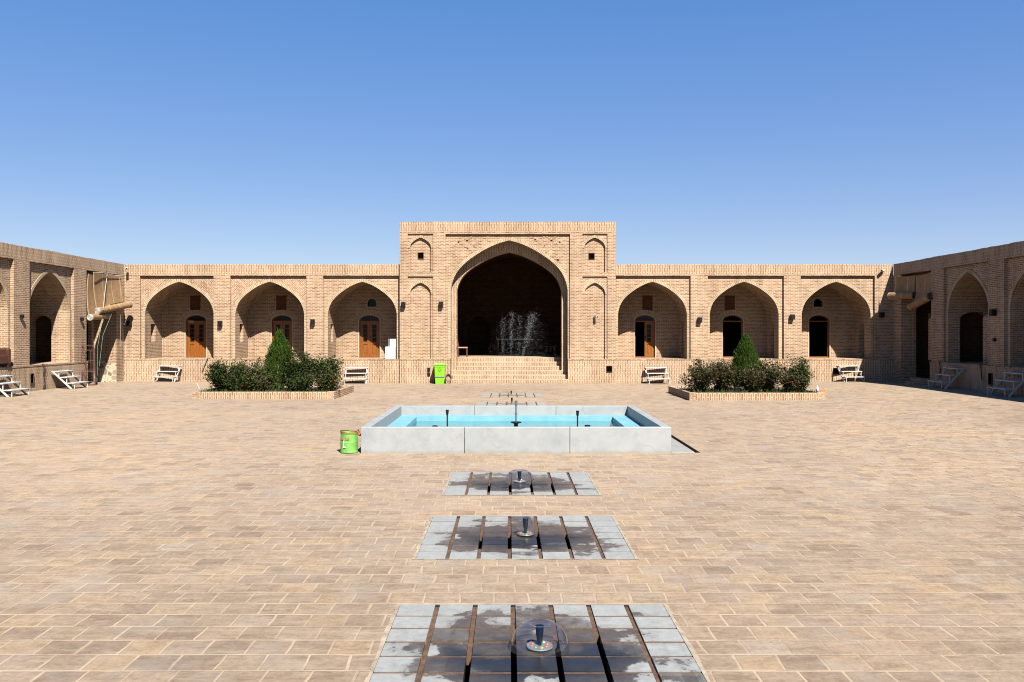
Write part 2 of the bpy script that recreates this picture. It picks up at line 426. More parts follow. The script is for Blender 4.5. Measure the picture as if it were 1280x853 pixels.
def water(name, tint, rough, bumpy, ior=1.33):
    m = bpy.data.materials.new(name); m.use_nodes = True; nt = m.node_tree; nt.nodes.clear()
    out = nd(nt, 'ShaderNodeOutputMaterial'); mx = nd(nt, 'ShaderNodeMixShader')
    tr = nd(nt, 'ShaderNodeBsdfTransparent'); tr.inputs[0].default_value = (*tint, 1)
    gl = nd(nt, 'ShaderNodeBsdfGlossy'); gl.inputs['Roughness'].default_value = rough
    fr = nd(nt, 'ShaderNodeFresnel'); fr.inputs[0].default_value = ior
    nt.links.new(fr.outputs[0], mx.inputs[0]); nt.links.new(tr.outputs[0], mx.inputs[1]); nt.links.new(gl.outputs[0], mx.inputs[2])
    nt.links.new(mx.outputs[0], out.inputs[0])
    if bumpy:
        tc = nd(nt, 'ShaderNodeTexCoord'); f = noise(nt, tc.outputs['Object'], 7, 3)
        bp = nd(nt, 'ShaderNodeBump'); bp.inputs['Strength'].default_value = bumpy; bp.inputs['Distance'].default_value = .02
        nt.links.new(f, bp.inputs['Height']); nt.links.new(bp.outputs[0], gl.inputs['Normal']); nt.links.new(bp.outputs[0], fr.inputs['Normal'])
    return m
M['water'] = water('pool_water', (.80, .93, .92), .03, .25)
M['film'] = water('water_film', (.985, .99, .99), .02, .0, 1.09)
_nt = M['film'].node_tree
_lw = nd(_nt, 'ShaderNodeLayerWeight'); _lw.inputs['Blend'].default_value = .5
_mx = [n for n in _nt.nodes if n.type == 'MIX_SHADER'][0]
_nt.links.new(math_(_nt, 'MULTIPLY_ADD', math_(_nt, 'POWER', _lw.outputs['Facing'], 2.6), .75, .07), _mx.inputs[0])
M['water_drop'] = simple('water_drops', (.46, .485, .51), .3, spec=.6)

def leafmat(name, stops, rough=.65, trans=.15):
    m, nt, b, out = new_mat(name)
    g = nd(nt, 'ShaderNodeNewGeometry')
    tc = nd(nt, 'ShaderNodeTexCoord')
    f = noise(nt, tc.outputs['Object'], 3.5, 2)
    k = math_(nt, 'ADD', math_(nt, 'MULTIPLY', g.outputs['Random Per Island'], .6), math_(nt, 'MULTIPLY', f, .45))
    c = ramp(nt, k, [(p_, tuple(.8*x_ for x_ in q_)) for p_, q_ in stops])
    nt.links.new(c, b.inputs['Base Color']); b.inputs['Roughness'].default_value = rough
    b.inputs['Specular IOR Level'].default_value = .12
    t = nd(nt, 'ShaderNodeBsdfTranslucent'); nt.links.new(c, t.inputs[0])
    mx = nd(nt, 'ShaderNodeMixShader'); mx.inputs[0].default_value = trans
    nt.links.new(b.outputs[0], mx.inputs[1]); nt.links.new(t.outputs[0], mx.inputs[2]); nt.links.new(mx.outputs[0], out.inputs[0])
    return m
M['leaf_dark'] = leafmat('rose_leaf_dark', [(.1, (.008, .016, .003)), (.5, (.020, .034, .006)), (.9, (.045, .06, .014))])
M['leaf_olive'] = leafmat('rose_leaf_olive', [(.1, (.018, .026, .007)), (.5, (.042, .05, .014)), (.8, (.085, .078, .026)), (1, (.14, .10, .045))])
M['leaf_dry'] = leafmat('rose_leaf_dry', [(.1, (.010, .018, .005)), (.42, (.026, .034, .010)), (.68, (.065, .048, .02)), (1, (.15, .09, .045))])
M['leaf_thuja'] = leafmat('thuja_leaf', [(.1, (.010, .024, .003)), (.5, (.028, .062, .006)), (.9, (.06, .105, .012))])
M['leaf_weed'] = leafmat('weed_leaf', [(.1, (.012, .026, .006)), (.6, (.028, .048, .012)), (1, (.06, .08, .024))])
M['rose'] = simple('red_petal', (.55, .02, .025), .6)

# ------------------------------------------------------------------ arches and walls
UPTS = [(0, 0), (.012, .085), (.03, .165), (.06, .26), (.105, .36), (.15, .43), (.21, .505), (.27, .57), (.34, .635), (.45, .722), (.55, .795), (.66, .862), (.76, .915), (.88, .965), (1, 1)]
def profile(cx, hw, zs, za):
    L = [(cx - hw + hw*u, zs + (za - zs)*v) for u, v in UPTS]
    Rr = [(cx + hw - hw*u, zs + (za - zs)*v) for u, v in UPTS[:-1]]
    return L + Rr[::-1]
def segarch(cx, hw, zs, za, n=10):
    return [(cx + hw*math.cos(math.pi - math.pi*i/n), zs + (za - zs)*math.sin(math.pi*i/n)) for i in range(n + 1)]
def interp(prof):
    def f(x):
        if x <= prof[0][0]: return prof[0][1]
        for (a, b), (c, d) in zip(prof, prof[1:]):
            if x <= c: return b + (d - b)*(x - a)/(c - a) if c > a else d
        return prof[-1][1]
    return f
def const(z): return lambda x: z
def hole_arch(prof, z0): return (prof[0][0], prof[-1][0], const(z0), interp(prof), [p[0] for p in prof])
def hole_rect(x0, x1, z0, z1): return (x0, x1, const(z0), const(z1), [x0, x1])
def wall_cols(mb, x0, x1, zb, zt, holes, pt, xs_extra=()):
    zb = zb if callable(zb) else const(zb); zt = zt if callable(zt) else const(zt)
    xs = {x0, x1}
    for h in holes: xs |= {x for x in h[4] if x0 <= x <= x1}
    xs |= {x for x in xs_extra if x0 < x < x1}
    xs = sorted(xs); out = [xs[0]]
    for x in xs[1:]:
        if x - out[-1] > 1e-5: out.append(x)
    for a, b in zip(out, out[1:]):
        m = (a + b)/2
        act = sorted([h for h in holes if h[0] < m < h[1]], key=lambda h: h[2](m))
        lo = zb
        for h in act + [None]:
            hi = h[2] if h else zt
            q = [(a, lo(a)), (b, lo(b)), (b, hi(b)), (a, hi(a))]
            if max(hi(a) - lo(a), hi(b) - lo(b)) > 1e-4:
                mb.face([pt(*p) for p in q], uv=q)
            if h: lo = h[3]
def reveal(mb, prof, z0, y0, y1, uvflip=False):
    pts = [(prof[0][0], z0)] + prof + [(prof[-1][0], z0)]
    s = z0
    for (xa, za), (xb, zb) in zip(pts, pts[1:]):
        l = math.hypot(xb - xa, zb - za)
        if l < 1e-5: continue
        uv = [(y0, s), (y0, s + l), (y1, s + l), (y1, s)]
        if uvflip: uv = [(b, a) for a, b in uv]
        mb.face([(xa, y0, za), (xb, y0, zb), (xb, y1, zb), (xa, y1, za)], uv=uv)
        s += l
def offset(prof, z0, w):
    pts = [(prof[0][0], z0)] + prof + [(prof[-1][0], z0)]
    o = []
    for i, p in enumerate(pts):
        a = pts[max(0, i-1)]; b = pts[min(len(pts)-1, i+1)]
        d = Vector((b[0]-a[0], b[1]-a[1])).normalized()
        n = Vector((-d.y, d.x))
        o.append((p[0] + n.x*w, p[1] + n.y*w))
    o[0] = (pts[0][0] - w, z0); o[-1] = (pts[-1][0] + w, z0)
    return pts, o
def ring(mb, prof, z0, y, w, proud):
    pts, o = offset(prof, z0, w); s = 0
    yf = y - proud
    for i in range(len(pts) - 1):
        l = math.hypot(pts[i+1][0]-pts[i][0], pts[i+1][1]-pts[i][1])
        if l < 1e-5: continue
        P = lambda q, yy: (q[0], yy, q[1])
        mb.face([P(pts[i], yf), P(pts[i+1], yf), P(o[i+1], yf), P(o[i], yf)], uv=[(s, .02), (s+l, .02), (s+l, .02+w), (s, .02+w)])
        mb.face([P(o[i], yf), P(o[i+1], yf), P(o[i+1], y), P(o[i], y)], uv=[(s, 0), (s+l, 0), (s+l, proud), (s, proud)])
        mb.face([P(pts[i], yf), P(pts[i+1], yf), P(pts[i+1], y), P(pts[i], y)], uv=[(s, 0), (s+l, 0), (s+l, proud), (s, proud)])
        s += l

PT = 1.12          # platform top
PB = 4.97          # foot of parapet
TOP = 5.5
def parapet(root, x0, x1, z0, z1, y0=0., depth=.5, seed=1):
    mb = MB(); zc = z0 + .075
    mb.box(x0, x1, y0 - .004, depth, z0, zc, 'td')
    mb.face([(x0, y0 - .004, z0), (x1, y0 - .004, z0), (x1, depth, z0), (x0, depth, z0)])
    mb.build('parapet_course', M['brick'], root)
    mb = MB(); n = max(2, int((x1 - x0)/.15)); rnd = random.Random(seed)
    tops = []
    for i in range(n + 1):
        x = x0 + (x1 - x0)*i/n
        tops.append((x, z1 + rnd.uniform(-.014, .010) + .018*mnoise.noise(Vector((x*.5, seed, 0)))))
    for (xa, za), (xb, zb) in zip(tops, tops[1:]):
        zz = (za + zb)/2
        mb.face([(xa, y0, zc), (xb, y0, zc), (xb, y0, zz), (xa, y0, zz)])
        mb.face([(xa, y0, zz), (xb, y0, zz), (xb, depth, zz), (xa, depth, zz)])
        mb.face([(xa, depth, zc), (xb, depth, zc), (xb, depth, zz), (xa, depth, zz)])
        mb.face([(xa, y0, zc), (xa, depth, zc), (xa, depth, zz), (xa, y0, zz)])
    mb.face([(x1, y0, zc), (x1, depth, zc), (x1, depth, z1), (x1, y0, z1)])
    mb.build('parapet', M['soldier'], root)

def make_door(root, cx, y, z0, kind):
    """kind: closed (two leaves), half (left leaf open), open (frame only)"""
    hw = .5; zs = 2.92; za = 3.2
    prof = segarch(cx, hw, zs, za)
    mb = MB()
    mb.box(cx - hw, cx - hw + .055, y, y + .08, z0, zs); mb.box(cx + hw - .055, cx + hw, y, y + .08, z0, zs)
    ins = segarch(cx, hw - .05, zs, za - .05)
    for i in range(len(prof) - 1):
        a, b, c, d = prof[i], prof[i+1], ins[i+1], ins[i]
        P = lambda q, yy: (q[0], yy, q[1])
        mb.face([P(a, y), P(b, y), P(c, y), P(d, y)]); mb.face([P(d, y), P(c, y), P(c, y + .08), P(d, y + .08)])
    mb.box(cx - hw + .055, cx + hw - .055, y + .001, y + .08, zs - .06, zs - .002)
    mb.box(cx - hw + .055, cx + hw - .055, y + .001, y + .08, z0, z0 + .045)
    d = mb.build('door', M['wood'], root)
    if kind != 'open':
        g = MB()   # fanlight
        g.face([(p[0], y + .04, p[1]) for p in ins] )
        g.build('fanlight', M['glass'], d)
    sides = {'closed': (-1, 1), 'half': (1,), 'open': ()}[kind]
    zb = z0 + .05; zt = zs - .065
    for s in sides:
        xa, xb = (cx - .44, cx - .004) if s < 0 else (cx + .004, cx + .44)
        lf = MB(); yy = y + .012
        gz0, gz1 = zb + .72, zt - .12
        lf.box(xa, xa + .115, yy, yy + .05, zb, zt); lf.box(xb - .115, xb, yy, yy + .05, zb, zt)
        for za_, zb_ in ((zb, zb + .12), (zb + .60, gz0), (gz1, zt)):
            lf.box(xa + .115, xb - .115, yy, yy + .05, za_, zb_)
        lf.box(xa + .115, xb - .115, yy + .022, yy + .05, zb + .12, zb + .60)
        lf.box(xa + .145, xb - .145, yy + .008, yy + .022, zb + .17, zb + .55)
        for k in (1, 2, 3):
            zz = gz0 + (gz1 - gz0)*k/4
            lf.box(xa + .115, xb - .115, yy + .012, yy + .034, zz - .012, zz + .012)
        o = lf.build('door_leaf', M['wood'], d)
        g = MB(); g.face([(xa + .115, yy + .036, gz0), (xb - .115, yy + .036, gz0), (xb - .115, yy + .036, gz1), (xa + .115, yy + .036, gz1)])
        g.build('glass_pane', M['glass'], d)
        if s > 0:
            h = MB(); h.tube([(xa + .05, yy - .03, z0 + .92), (xa + .05, yy - .03, z0 + 1.06)], .012, 6)
            h.box(xa + .035, xa + .065, yy - .03, yy, z0 + .96, z0 + .985); h.build('door_handle', M['black'], d)
    return d

def niche(root, cx, opt, sgn=1):
    """one arched bay: lining with vault, back wall, doorway, side recess. Front of the panel lies at y = .12"""
    hw, zs, za = 1.6, 3.2, 4.7
    if 'hw' in opt: hw = opt['hw']
    y0, y1 = .12, 2.1
    prof = profile(cx, hw, zs, za)
    mb = MB()
    # vault
    arc = prof; s = zs
    for (xa, z_a), (xb, z_b) in zip(arc, arc[1:]):
        l = math.hypot(xb - xa, z_b - z_a)
        mb.face([(xa, y0, z_a), (xb, y0, z_b), (xb, y1, z_b), (xa, y1, z_a)], uv=[(y0, s), (y0, s+l), (y1, s+l), (y1, s)])
        s += l
    # side walls, with a recess or a passage
    for sd in (-1, 1):
        X = cx + sd*hw
        holes = []
        spec = opt.get('left' if sd < 0 else 'right')
        if spec:
            ya, yb, z_0, z_1, dep, arched = spec
            hp = segarch((ya + yb)/2, (yb - ya)/2, z_1 - .3, z_1) if arched else None
            holes = [hole_arch(hp, z_0)] if arched else [hole_rect(ya, yb, z_0, z_1)]
        wall_cols(mb, y0, y1, PT, zs, holes, lambda s_, z_, X=X: (X, s_, z_))
        if spec:
            Xd = X + sd*dep
            loop = [(ya, z_0)] + (hp if arched else [(ya, z_1), (yb, z_1)]) + [(yb, z_0)]
            loop.append(loop[0])
            for (a, b), (c, d) in zip(loop, loop[1:]):
                if abs(a - c) + abs(b - d) < 1e-5: continue
                mb.face([(X, a, b), (X, c, d), (Xd, c, d), (Xd, a, b)])
            mb.face([(Xd, ya, z_0), (Xd, yb, z_0), (Xd, yb, z_1), (Xd, ya, z_1)])
    mb.build('niche', M['brick'], root)
    # back wall
    bw = MB(); holes = []; door = opt.get('door')
    dcx = cx + opt.get('dx', 0)
    if door:
        dp = segarch(dcx, .5, 2.92, 3.2); holes.append(hole_arch(dp, PT))
    win = opt.get('window')
    if win:
        wp = segarch(cx + opt.get('wx', 0), .22, 3.78, 4.0); holes.append(hole_arch(wp, 3.6))
    blk = opt.get('blocked')
    if blk:
        bx0, bx1 = cx + blk[0] - .25, cx + blk[0] + .25; holes.append(hole_rect(bx0, bx1, 3.42, 4.15))
    wall_cols(bw, cx - hw, cx + hw, PT, interp(prof), holes, lambda x, z: (x, y1, z), [p[0] for p in prof])
    if door: reveal(bw, dp, PT, y1, y1 + .2)
    if win:
        reveal(bw, wp, 3.6, y1, y1 + .25); bw.face([(wp[0][0], y1, 3.6), (wp[-1][0], y1, 3.6), (wp[-1][0], y1 + .25, 3.6), (wp[0][0], y1 + .25, 3.6)])
    if blk:
        for q in (((bx0, 3.42), (bx1, 3.42)), ((bx1, 3.42), (bx1, 4.15)), ((bx1, 4.15), (bx0, 4.15)), ((bx0, 4.15), (bx0, 3.42))):
            bw.face([(q[0][0], y1, q[0][1]), (q[1][0], y1, q[1][1]), (q[1][0], y1 + .06, q[1][1]), (q[0][0], y1 + .06, q[0][1])])
    bw.build('back_wall', M['brick'], root)
    # slim rib where vault and back wall meet
    if opt.get('rib', True):
        rb = MB(); pts, o = offset(profile(cx, hw - .075, zs, za - .075), PT, .075)
        for i in range(len(pts) - 1):
            yf = y1 - .05
            a, b, c, d = pts[i], pts[i+1], o[i+1], o[i]
            rb.face([(a[0], yf, a[1]), (b[0], yf, b[1]), (c[0], yf, c[1]), (d[0], yf, d[1])])
            rb.face([(a[0], yf, a[1]), (b[0], yf, b[1]), (b[0], y1, b[1]), (a[0], y1, a[1])])
        rb.build('rib', M['brick'], root)
    if blk:
        p = MB(); p.face([(bx0, y1 + .06, 3.42), (bx1, y1 + .06, 3.42), (bx1, y1 + .06, 4.15), (bx0, y1 + .06, 4.15)])
        p.build('blocked_window', M['blocked'], root)
    if win:
        w = MB(); pts, o = offset(wp, 3.6, .045)
        for i in range(len(pts) - 1):
            w.face([(q[0], y1 - .012, q[1]) for q in (pts[i], pts[i+1], o[i+1], o[i])])
            w.face([(o[i][0], y1 - .012, o[i][1]), (o[i+1][0], y1 - .012, o[i+1][1]), (o[i+1][0], y1, o[i+1][1]), (o[i][0], y1, o[i][1])])
        w.box(wp[0][0] - .045, wp[-1][0] + .045, y1 - .012, y1 + .02, 3.555, 3.598)
        wo = w.build('window', M['plaster'], root)
        g = MB(); g.face([(p_[0], y1 + .2, p_[1]) for p_ in [(wp[0][0], 3.6)] + wp + [(wp[-1][0], 3.6)]])
        g.build('pane', M['glass'], wo)
    if door:
        # plaster edge round the doorway
        sb = MB(); pts, o = offset(dp, PT, .05)
        for i in range(len(pts) - 1):
            sb.face([(q[0], y1 - .012, q[1]) for q in (pts[i], pts[i+1], o[i+1], o[i])])
            sb.face([(o[i][0], y1 - .012, o[i][1]), (o[i+1][0], y1 - .012, o[i+1][1]), (o[i+1][0], y1, o[i+1][1]), (o[i][0], y1, o[i][1])])
            sb.face([(pts[i][0], y1 - .012, pts[i][1]), (pts[i+1][0], y1 - .012, pts[i+1][1]), (pts[i+1][0], y1 + .05, pts[i+1][1]), (pts[i][0], y1 + .05, pts[i][1])])
        # brick voussoirs over the door
        sb.build('door_surround', M['plaster'], root)
        vs = MB(); po, oo = offset(segarch(dcx, .56, 2.95, 3.26), 2.95, .2)
        s = 0
        for i in range(1, len(po) - 2):
            l = math.hypot(po[i+1][0]-po[i][0], po[i+1][1]-po[i][1])
            vs.face([(q[0], y1 - .006, q[1]) for q in (po[i], po[i+1], oo[i+1], oo[i])], uv=[(s, .02), (s+l, .02), (s+l, .22), (s, .22)])
            s += l
        vs.build('door_arch', M['ring'], root)
        if door != 'none':
            make_door(root, dcx, y1 + .1, PT + .005, door)
        if door in ('half', 'open', 'none'):
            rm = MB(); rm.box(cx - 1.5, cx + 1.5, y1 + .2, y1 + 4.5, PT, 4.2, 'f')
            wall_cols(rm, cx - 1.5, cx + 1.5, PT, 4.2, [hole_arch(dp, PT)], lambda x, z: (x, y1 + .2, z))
            rm.build('room', M['inner_shade'], root)

def panel(wall_mb, zig_mb, x0, x1, cx, opt):
    hw = opt.get('hw', 1.6)
    prof = profile(cx, hw, 3.2, 4.7)
    h = hole_arch(prof, PT)
    zz = 3.55 if opt.get('zig') else PB
    ft = interp(prof)
    pt = lambda x, z: (x, .12, z)
    if not opt.get('zig'):
        wall_cols(wall_mb, x0, x1, PT, PB, [h], pt)
    else:
        lo = lambda x: min(ft(x), zz)
        wall_cols(wall_mb, x0, x1, PT, zz, [(h[0], h[1], const(PT), lambda x: min(ft(x), zz), h[4])], pt)
        wall_cols(zig_mb, x0, x1, lambda x: zz, PB, [(h[0], h[1], const(zz), lambda x: max(ft(x), zz), h[4])], pt)
    # soffit under the parapet
    wall_mb.face([(x0, 0., PB), (x1, 0., PB), (x1, .12, PB), (x0, .12, PB)])

def wing(name, label, loc, rotz, x0, x1, piers, bays, plat):
    root = thing(name, label, 'building', loc, rotz)
    W = MB()
    for a, b in piers:
        W.box(a, b, 0, .13, PT, PB, 'td')
    for b in bays:
        Z = MB(); panel(W, Z, b['x0'], b['x1'], b['cx'], b)
        if Z.f: Z.build('spandrel', M['zig'], root)
    W.build('wall', M['brick'], root)
    for b in bays:
        A = MB(); ring(A, profile(b['cx'], b.get('hw', 1.6), 3.2, 4.7), PT, .12, .13, .022)
        A.build('arch', M['ring'], root)
        niche(root, b['cx'], b)
    parapet(root, x0, x1, PB, TOP, seed=int(abs(x0)*10) + 3)
    p = MB()
    p.box(plat[0], plat[1], -.06, .11, -.3, PT, 't')
    p.build('platform', M['soldier'], root)
    p = MB(); p.box(plat[0], plat[1], -.075, 2.6, PT - .05, PT, 'd' )
    p.build('platform_paving', M['brick'], root)
    r = MB(); r.box(x0, x1, .5, 9, 5.0, 5.15); r.box(x0, x1, 8.6, 9, -.2, 5.0)
    r.build('roof', M['desert'], root)
    return root

nl = [dict(x0=-17.09, x1=-13.67, cx=-15.3, zig=True, door='closed', dx=.03, blocked=(0.0,), left=(.75, 1.28, 1.9, 2.75, .22, False)),
      dict(x0=-12.9, x1=-9.37, cx=-11.1, zig=True, door='closed', dx=.03, blocked=(0.0,), left=(.75, 1.28, 1.9, 2.75, .22, False)),
      dict(x0=-8.6, x1=-5.06, cx=-6.8, door='closed', dx=.0, window=True, wx=.12, left=(.75, 1.28, 1.9, 2.75, .22, False))]
wing('arcade_wing', 'low brick arcade left of the central portal with three closed wooden doors', (0, 38.9, 0), 0, -17.83, -5.06,
     [(-17.83, -17.09), (-13.67, -12.9), (-9.37, -8.6)], nl, (-17.83, -5.06))
nr = [dict(x0=4.96, x1=8.42, cx=6.67, door='half', dx=-.03, blocked=(.1,), right=(.8, 1.45, 1.3, 2.85, .5, False)),
      dict(x0=9.22, x1=12.74, cx=10.93, door='open', dx=0, blocked=(-.15,), right=(.8, 1.45, 1.13, 2.85, .8, True)),
      dict(x0=13.52, x1=16.95, cx=15.2, door='open', dx=-.05, window=True, wx=-.1, right=(.8, 1.45, 1.13, 2.85, .8, True))]
wing('arcade_wing', 'low brick arcade right of the central portal with open dark doorways', (0, 38.9, 0), 0, 4.96, 17.8,
     [(8.42, 9.22), (12.74, 13.52), (16.95, 17.8)], nr, (4.96, 17.8))

# side wings: local x runs along the wall (left: +Y, right: -Y)
def side_wing(s, label):
    def X(a, b): return (min(s*a, s*b), max(s*a, s*b))
    bays = []
    edges = [(31.2, 34.4, 32.8), (26.95, 30.2, 28.55), (22.7, 25.95, 24.3), (18.4, 21.7, 20.05)]
    for a, b, c in edges:
        x0, x1 = X(a, b)
        d = dict(x0=x0, x1=x1, cx=s*c, hw=1.45, door='none')
        if s > 0: d['right'] = (.85, 1.85, PT + .01, 3.05, 2.2, True)
        else: d['left'] = (.6, 1.97, PT + .01, 3.18, 2.6, True)
        bays.append(d)
    piers = [X(34.4, 35.4), X(30.2, 31.2), X(25.95, 26.95), X(21.7, 22.7), X(17.4, 18.4)]
    x0, x1 = X(17.4, 38.86)
    px = X(17.4, 35.4)
    root = wing('arcade_wing', label, (-17.8*s, 0, 0), s*math.pi/2, x0, x1, piers, bays, px)
    # open corner bay beside the far wing: recess without platform, dark doorway at the back
    c = MB(); a, b = 35.4, 38.1
    Xs = lambda v: s*v
    dp = profile(Xs(36.72), 1.12, 2.6, 3.4) if s > 0 else profile(Xs(36.74), 1.3, 3.3, 4.3)
    DB = 1.0 if s > 0 else .5
    # strip of wall next to the corner
    e0, e1 = X(38.1, 38.899); c.face([(e0, 0, -.3), (e1, 0, -.3), (e1, 0, PB), (e0, 0, PB)])
    c.face([(Xs(38.1), 0, -.3), (Xs(38.1), DB, -.3), (Xs(38.1), DB, PB), (Xs(38.1), 0, PB)])
    for v in (a,):
        c.face([(Xs(v), .12, -.3), (Xs(v), DB, -.3), (Xs(v), DB, PB), (Xs(v), .12, PB)])
    q0, q1 = X(a, b)
    wall_cols(c, q0, q1, -.3, PB, [hole_arch(dp, -.3)], lambda x, z: (x, DB, z))
    reveal(c, dp, -.3, DB, DB + .15)
    c.build('corner_recess', M['brick'], root)
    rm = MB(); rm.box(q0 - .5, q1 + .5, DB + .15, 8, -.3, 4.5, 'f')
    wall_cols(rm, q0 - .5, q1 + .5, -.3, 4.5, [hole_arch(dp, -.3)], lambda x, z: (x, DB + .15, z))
    rm.build('passage', M['inner_shade'], root)
    if s > 0:
        st = MB(); st.face([(Xs(38.07), -.02, 0), (Xs(38.07), 1.0, 0), (Xs(38.07), 1.0, .98), (Xs(38.07), .55, 1.08), (Xs(38.07), .3, .9), (Xs(38.07), -.02, .95)],
                           uv=[(0, 0), (1, 0), (1, 1), (.55, 1.08), (.3, .9), (0, .95)])
        st.build('rubble_base', M['rubble'], root)
    else:
        st = MB()
        for k, (rr, z0, z1) in enumerate(((1.15, 0, .2), (.85, .2, .36))):
            pr = [(Xs(36.4) + rr*math.cos(t), .35 - rr*.75*math.sin(t)) for t in [math.pi*i/14 for i in range(15)]]
            for p_, q_ in zip(pr, pr[1:]):
                st.face([(p_[0], p_[1], z0), (q_[0], q_[1], z0), (q_[0], q_[1], z1), (p_[0], p_[1], z1)])
            st.face([(p_[0], p_[1], z1) for p_ in pr])
        st.build('curved_step', M['brick'], root)
    return root
side_wing(1, 'sunlit brick arcade along the left edge of the courtyard')
side_wing(-1, 'shaded brick arcade along the right edge of the courtyard')

# ------------------------------------------------------------------ central portal
def portal():
    root = thing('portal_building', 'tall brick portal with a great dark pointed arch above brick steps', 'building', (-.05, 38.72, 0))
    HW = 4.98; W = MB(); F = lambda yy: (lambda x, z: (x, yy, z))
    cols = ((-4.61, -3.44), (3.44, 4.6))
    holes = [hole_rect(-2.87, 2.87, PT, 6.88)]
    for a, b in cols: holes += [hole_rect(a, b, 5.13, 6.9), hole_rect(a, b, PT, 4.93)]
    wall_cols(W, -HW, HW, PT, 6.94, holes, F(0))
    def rect_rev(x0, x1, z0, z1, ya, yb):
        for (a, b), (c, d) in (((x0, z0), (x0, z1)), ((x0, z1), (x1, z1)), ((x1, z1), (x1, z0)), ((x1, z0), (x0, z0))):
            if b == d == PT: continue
            W.face([(a, ya, b), (c, ya, d), (c, yb, d), (a, yb, b)])
    B = []
    for a, b in cols:
        cx = (a + b)/2
        for z0, z1, zs, za in ((5.13, 6.9, 6.28, 6.72), (PT, 4.93, 4.16, 4.64)):
            rect_rev(a, b, z0, z1, 0, .07)
            bp = profile(cx, .48, zs, za)
            wall_cols(W, a, b, z0, z1, [hole_arch(bp, z0)], F(.07))
            reveal(W, bp, z0, .07, .17)
            wall_cols(W, cx - .48, cx + .48, z0, interp(bp), [], F(.17), [p[0] for p in bp])
            r = MB(); ring(r, bp, zs - .05, .07, .12, .015); B.append(r)
    rect_rev(-2.87, 2.87, PT, 6.88, 0, .1)
    ap = profile(.07, 2.7, 4.3, 6.6)
    wall_cols(W, -2.87, 2.87, PT, 6.88, [hole_arch(ap, PT)], F(.1))
    # flanks and back above the lower wings
    W.box(-HW, HW, 0, 11, PT, 6.94, 'fbtd')
    W.box(-HW, HW, 10.99, 11, 0, 7.3)
    for r in B: r.build('blind_arch', M['ring'], root)
    r = MB(); ring(r, ap, PT, .1, .14, .025); r.build('arch', M['ring'], root)
    # two stepped soffits of the great arch
    s = MB(); reveal(s, ap, PT - 1.3, .1, .55, True)
    ip = profile(.07, 2.45, 4.25, 6.12)
    wall_cols(s, -2.64, 2.78, PT - 1.3, interp(ap), [hole_arch(ip, PT - 1.3)], F(.55), [p[0] for p in ap])
    reveal(s, ip, PT - 1.3, .55, 1.1, True)
    s.build('arch_soffit', M['soldier'], root)
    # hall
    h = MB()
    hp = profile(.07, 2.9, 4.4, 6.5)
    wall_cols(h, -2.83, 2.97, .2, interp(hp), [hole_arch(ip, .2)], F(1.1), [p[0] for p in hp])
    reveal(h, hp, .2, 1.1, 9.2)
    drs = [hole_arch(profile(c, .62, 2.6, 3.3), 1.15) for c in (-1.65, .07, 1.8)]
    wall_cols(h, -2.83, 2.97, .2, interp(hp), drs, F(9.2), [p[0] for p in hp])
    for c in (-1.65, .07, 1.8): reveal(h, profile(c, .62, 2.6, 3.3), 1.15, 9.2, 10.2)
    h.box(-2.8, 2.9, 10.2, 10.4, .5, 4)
    h.build('hall', M['inner_shade'], root)
    f = MB(); f.face([(-2.9, 1.4, 1.15), (3.04, 1.4, 1.15), (3.04, 10.2, 1.15), (-2.9, 10.2, 1.15)])
    f.build('hall_floor', M['brick'], root)
    parapet(root, -HW, HW, 6.94, 7.45, seed=77, depth=.5)
    rf = MB(); rf.box(-HW, HW, .5, 11, 6.94, 7.1); rf.build('roof', M['desert'], root)
    # base left and right of the steps
    for a, c in ((-HW, -2.64), (2.78, HW)):
        b = MB(); b.box(a, c, -.03, .09, -.2, PT - .05, 't'); b.build('base', M['soldier'], root)
        b = MB(); b.box(a, c, -.045, .12, PT - .05, PT); b.build('base_course', M['brick'], root)
    # steps
    n = 6; rise = 1.15/n; st = MB(); tr = MB()
    for i in range(n):
        y = -.02 + .28*i; z0 = rise*i; z1 = rise*(i + 1)
        st.face([(-2.64, y, z0), (2.78, y, z0), (2.78, y, z1 - .048), (-2.64, y, z1 - .048)], uv=[(-2.64, .01), (2.78, .01), (2.78, .01 + rise), (-2.64, .01 + rise)])
        tr.box(-2.64, 2.78, y - .004, y + .279 if i < n-1 else 1.42, z1 - .048, z1 + (.001 if i == n-1 else 0))
    so = st.build('steps', M['soldier'], root); tr.build('tread', M['plaster2'], so)
    # relief of single bricks in the spandrels
    rnd = random.Random(5); top = interp(ap); rl = None
    def stud(x, z):
        nonlocal rl
        if abs(x - .07) > 2.6 or z > 6.82 or z < top(x) + .25: return
        rl.box(x - .045, x + .045, .087, .0995, z - .032, z + .032)
    for sgn in (-1, 1):
        rl = W
        for (x0, z0, n_, dz) in ((1.0, 6.8, 7, -1), (1.35, 6.15, 8, 1), (1.75, 6.75, 9, -1), (1.62, 6.0, 8, 1), (2.05, 5.6, 6, 1), (1.95, 5.9, 5, -1), (2.25, 6.6, 5, -1)):
            for k in range(n_):
                stud(.07 + sgn*(x0 + k*.1), z0 + dz*k*.075)
        for _ in range(10): stud(.07 + sgn*rnd.uniform(1.2, 2.55), rnd.uniform(5.5, 6.8))
    W.build('wall', M['brick'], root)
M['plaster2'] = brick_mat('step_tread', bw=.24, rh=.24, mort=.02, cols=[(0, (.42, .325, .215)), (1, (.47, .375, .255))], mcol=(.47, .38, .27), bump=0, blot=.1, var=.06)
portal()

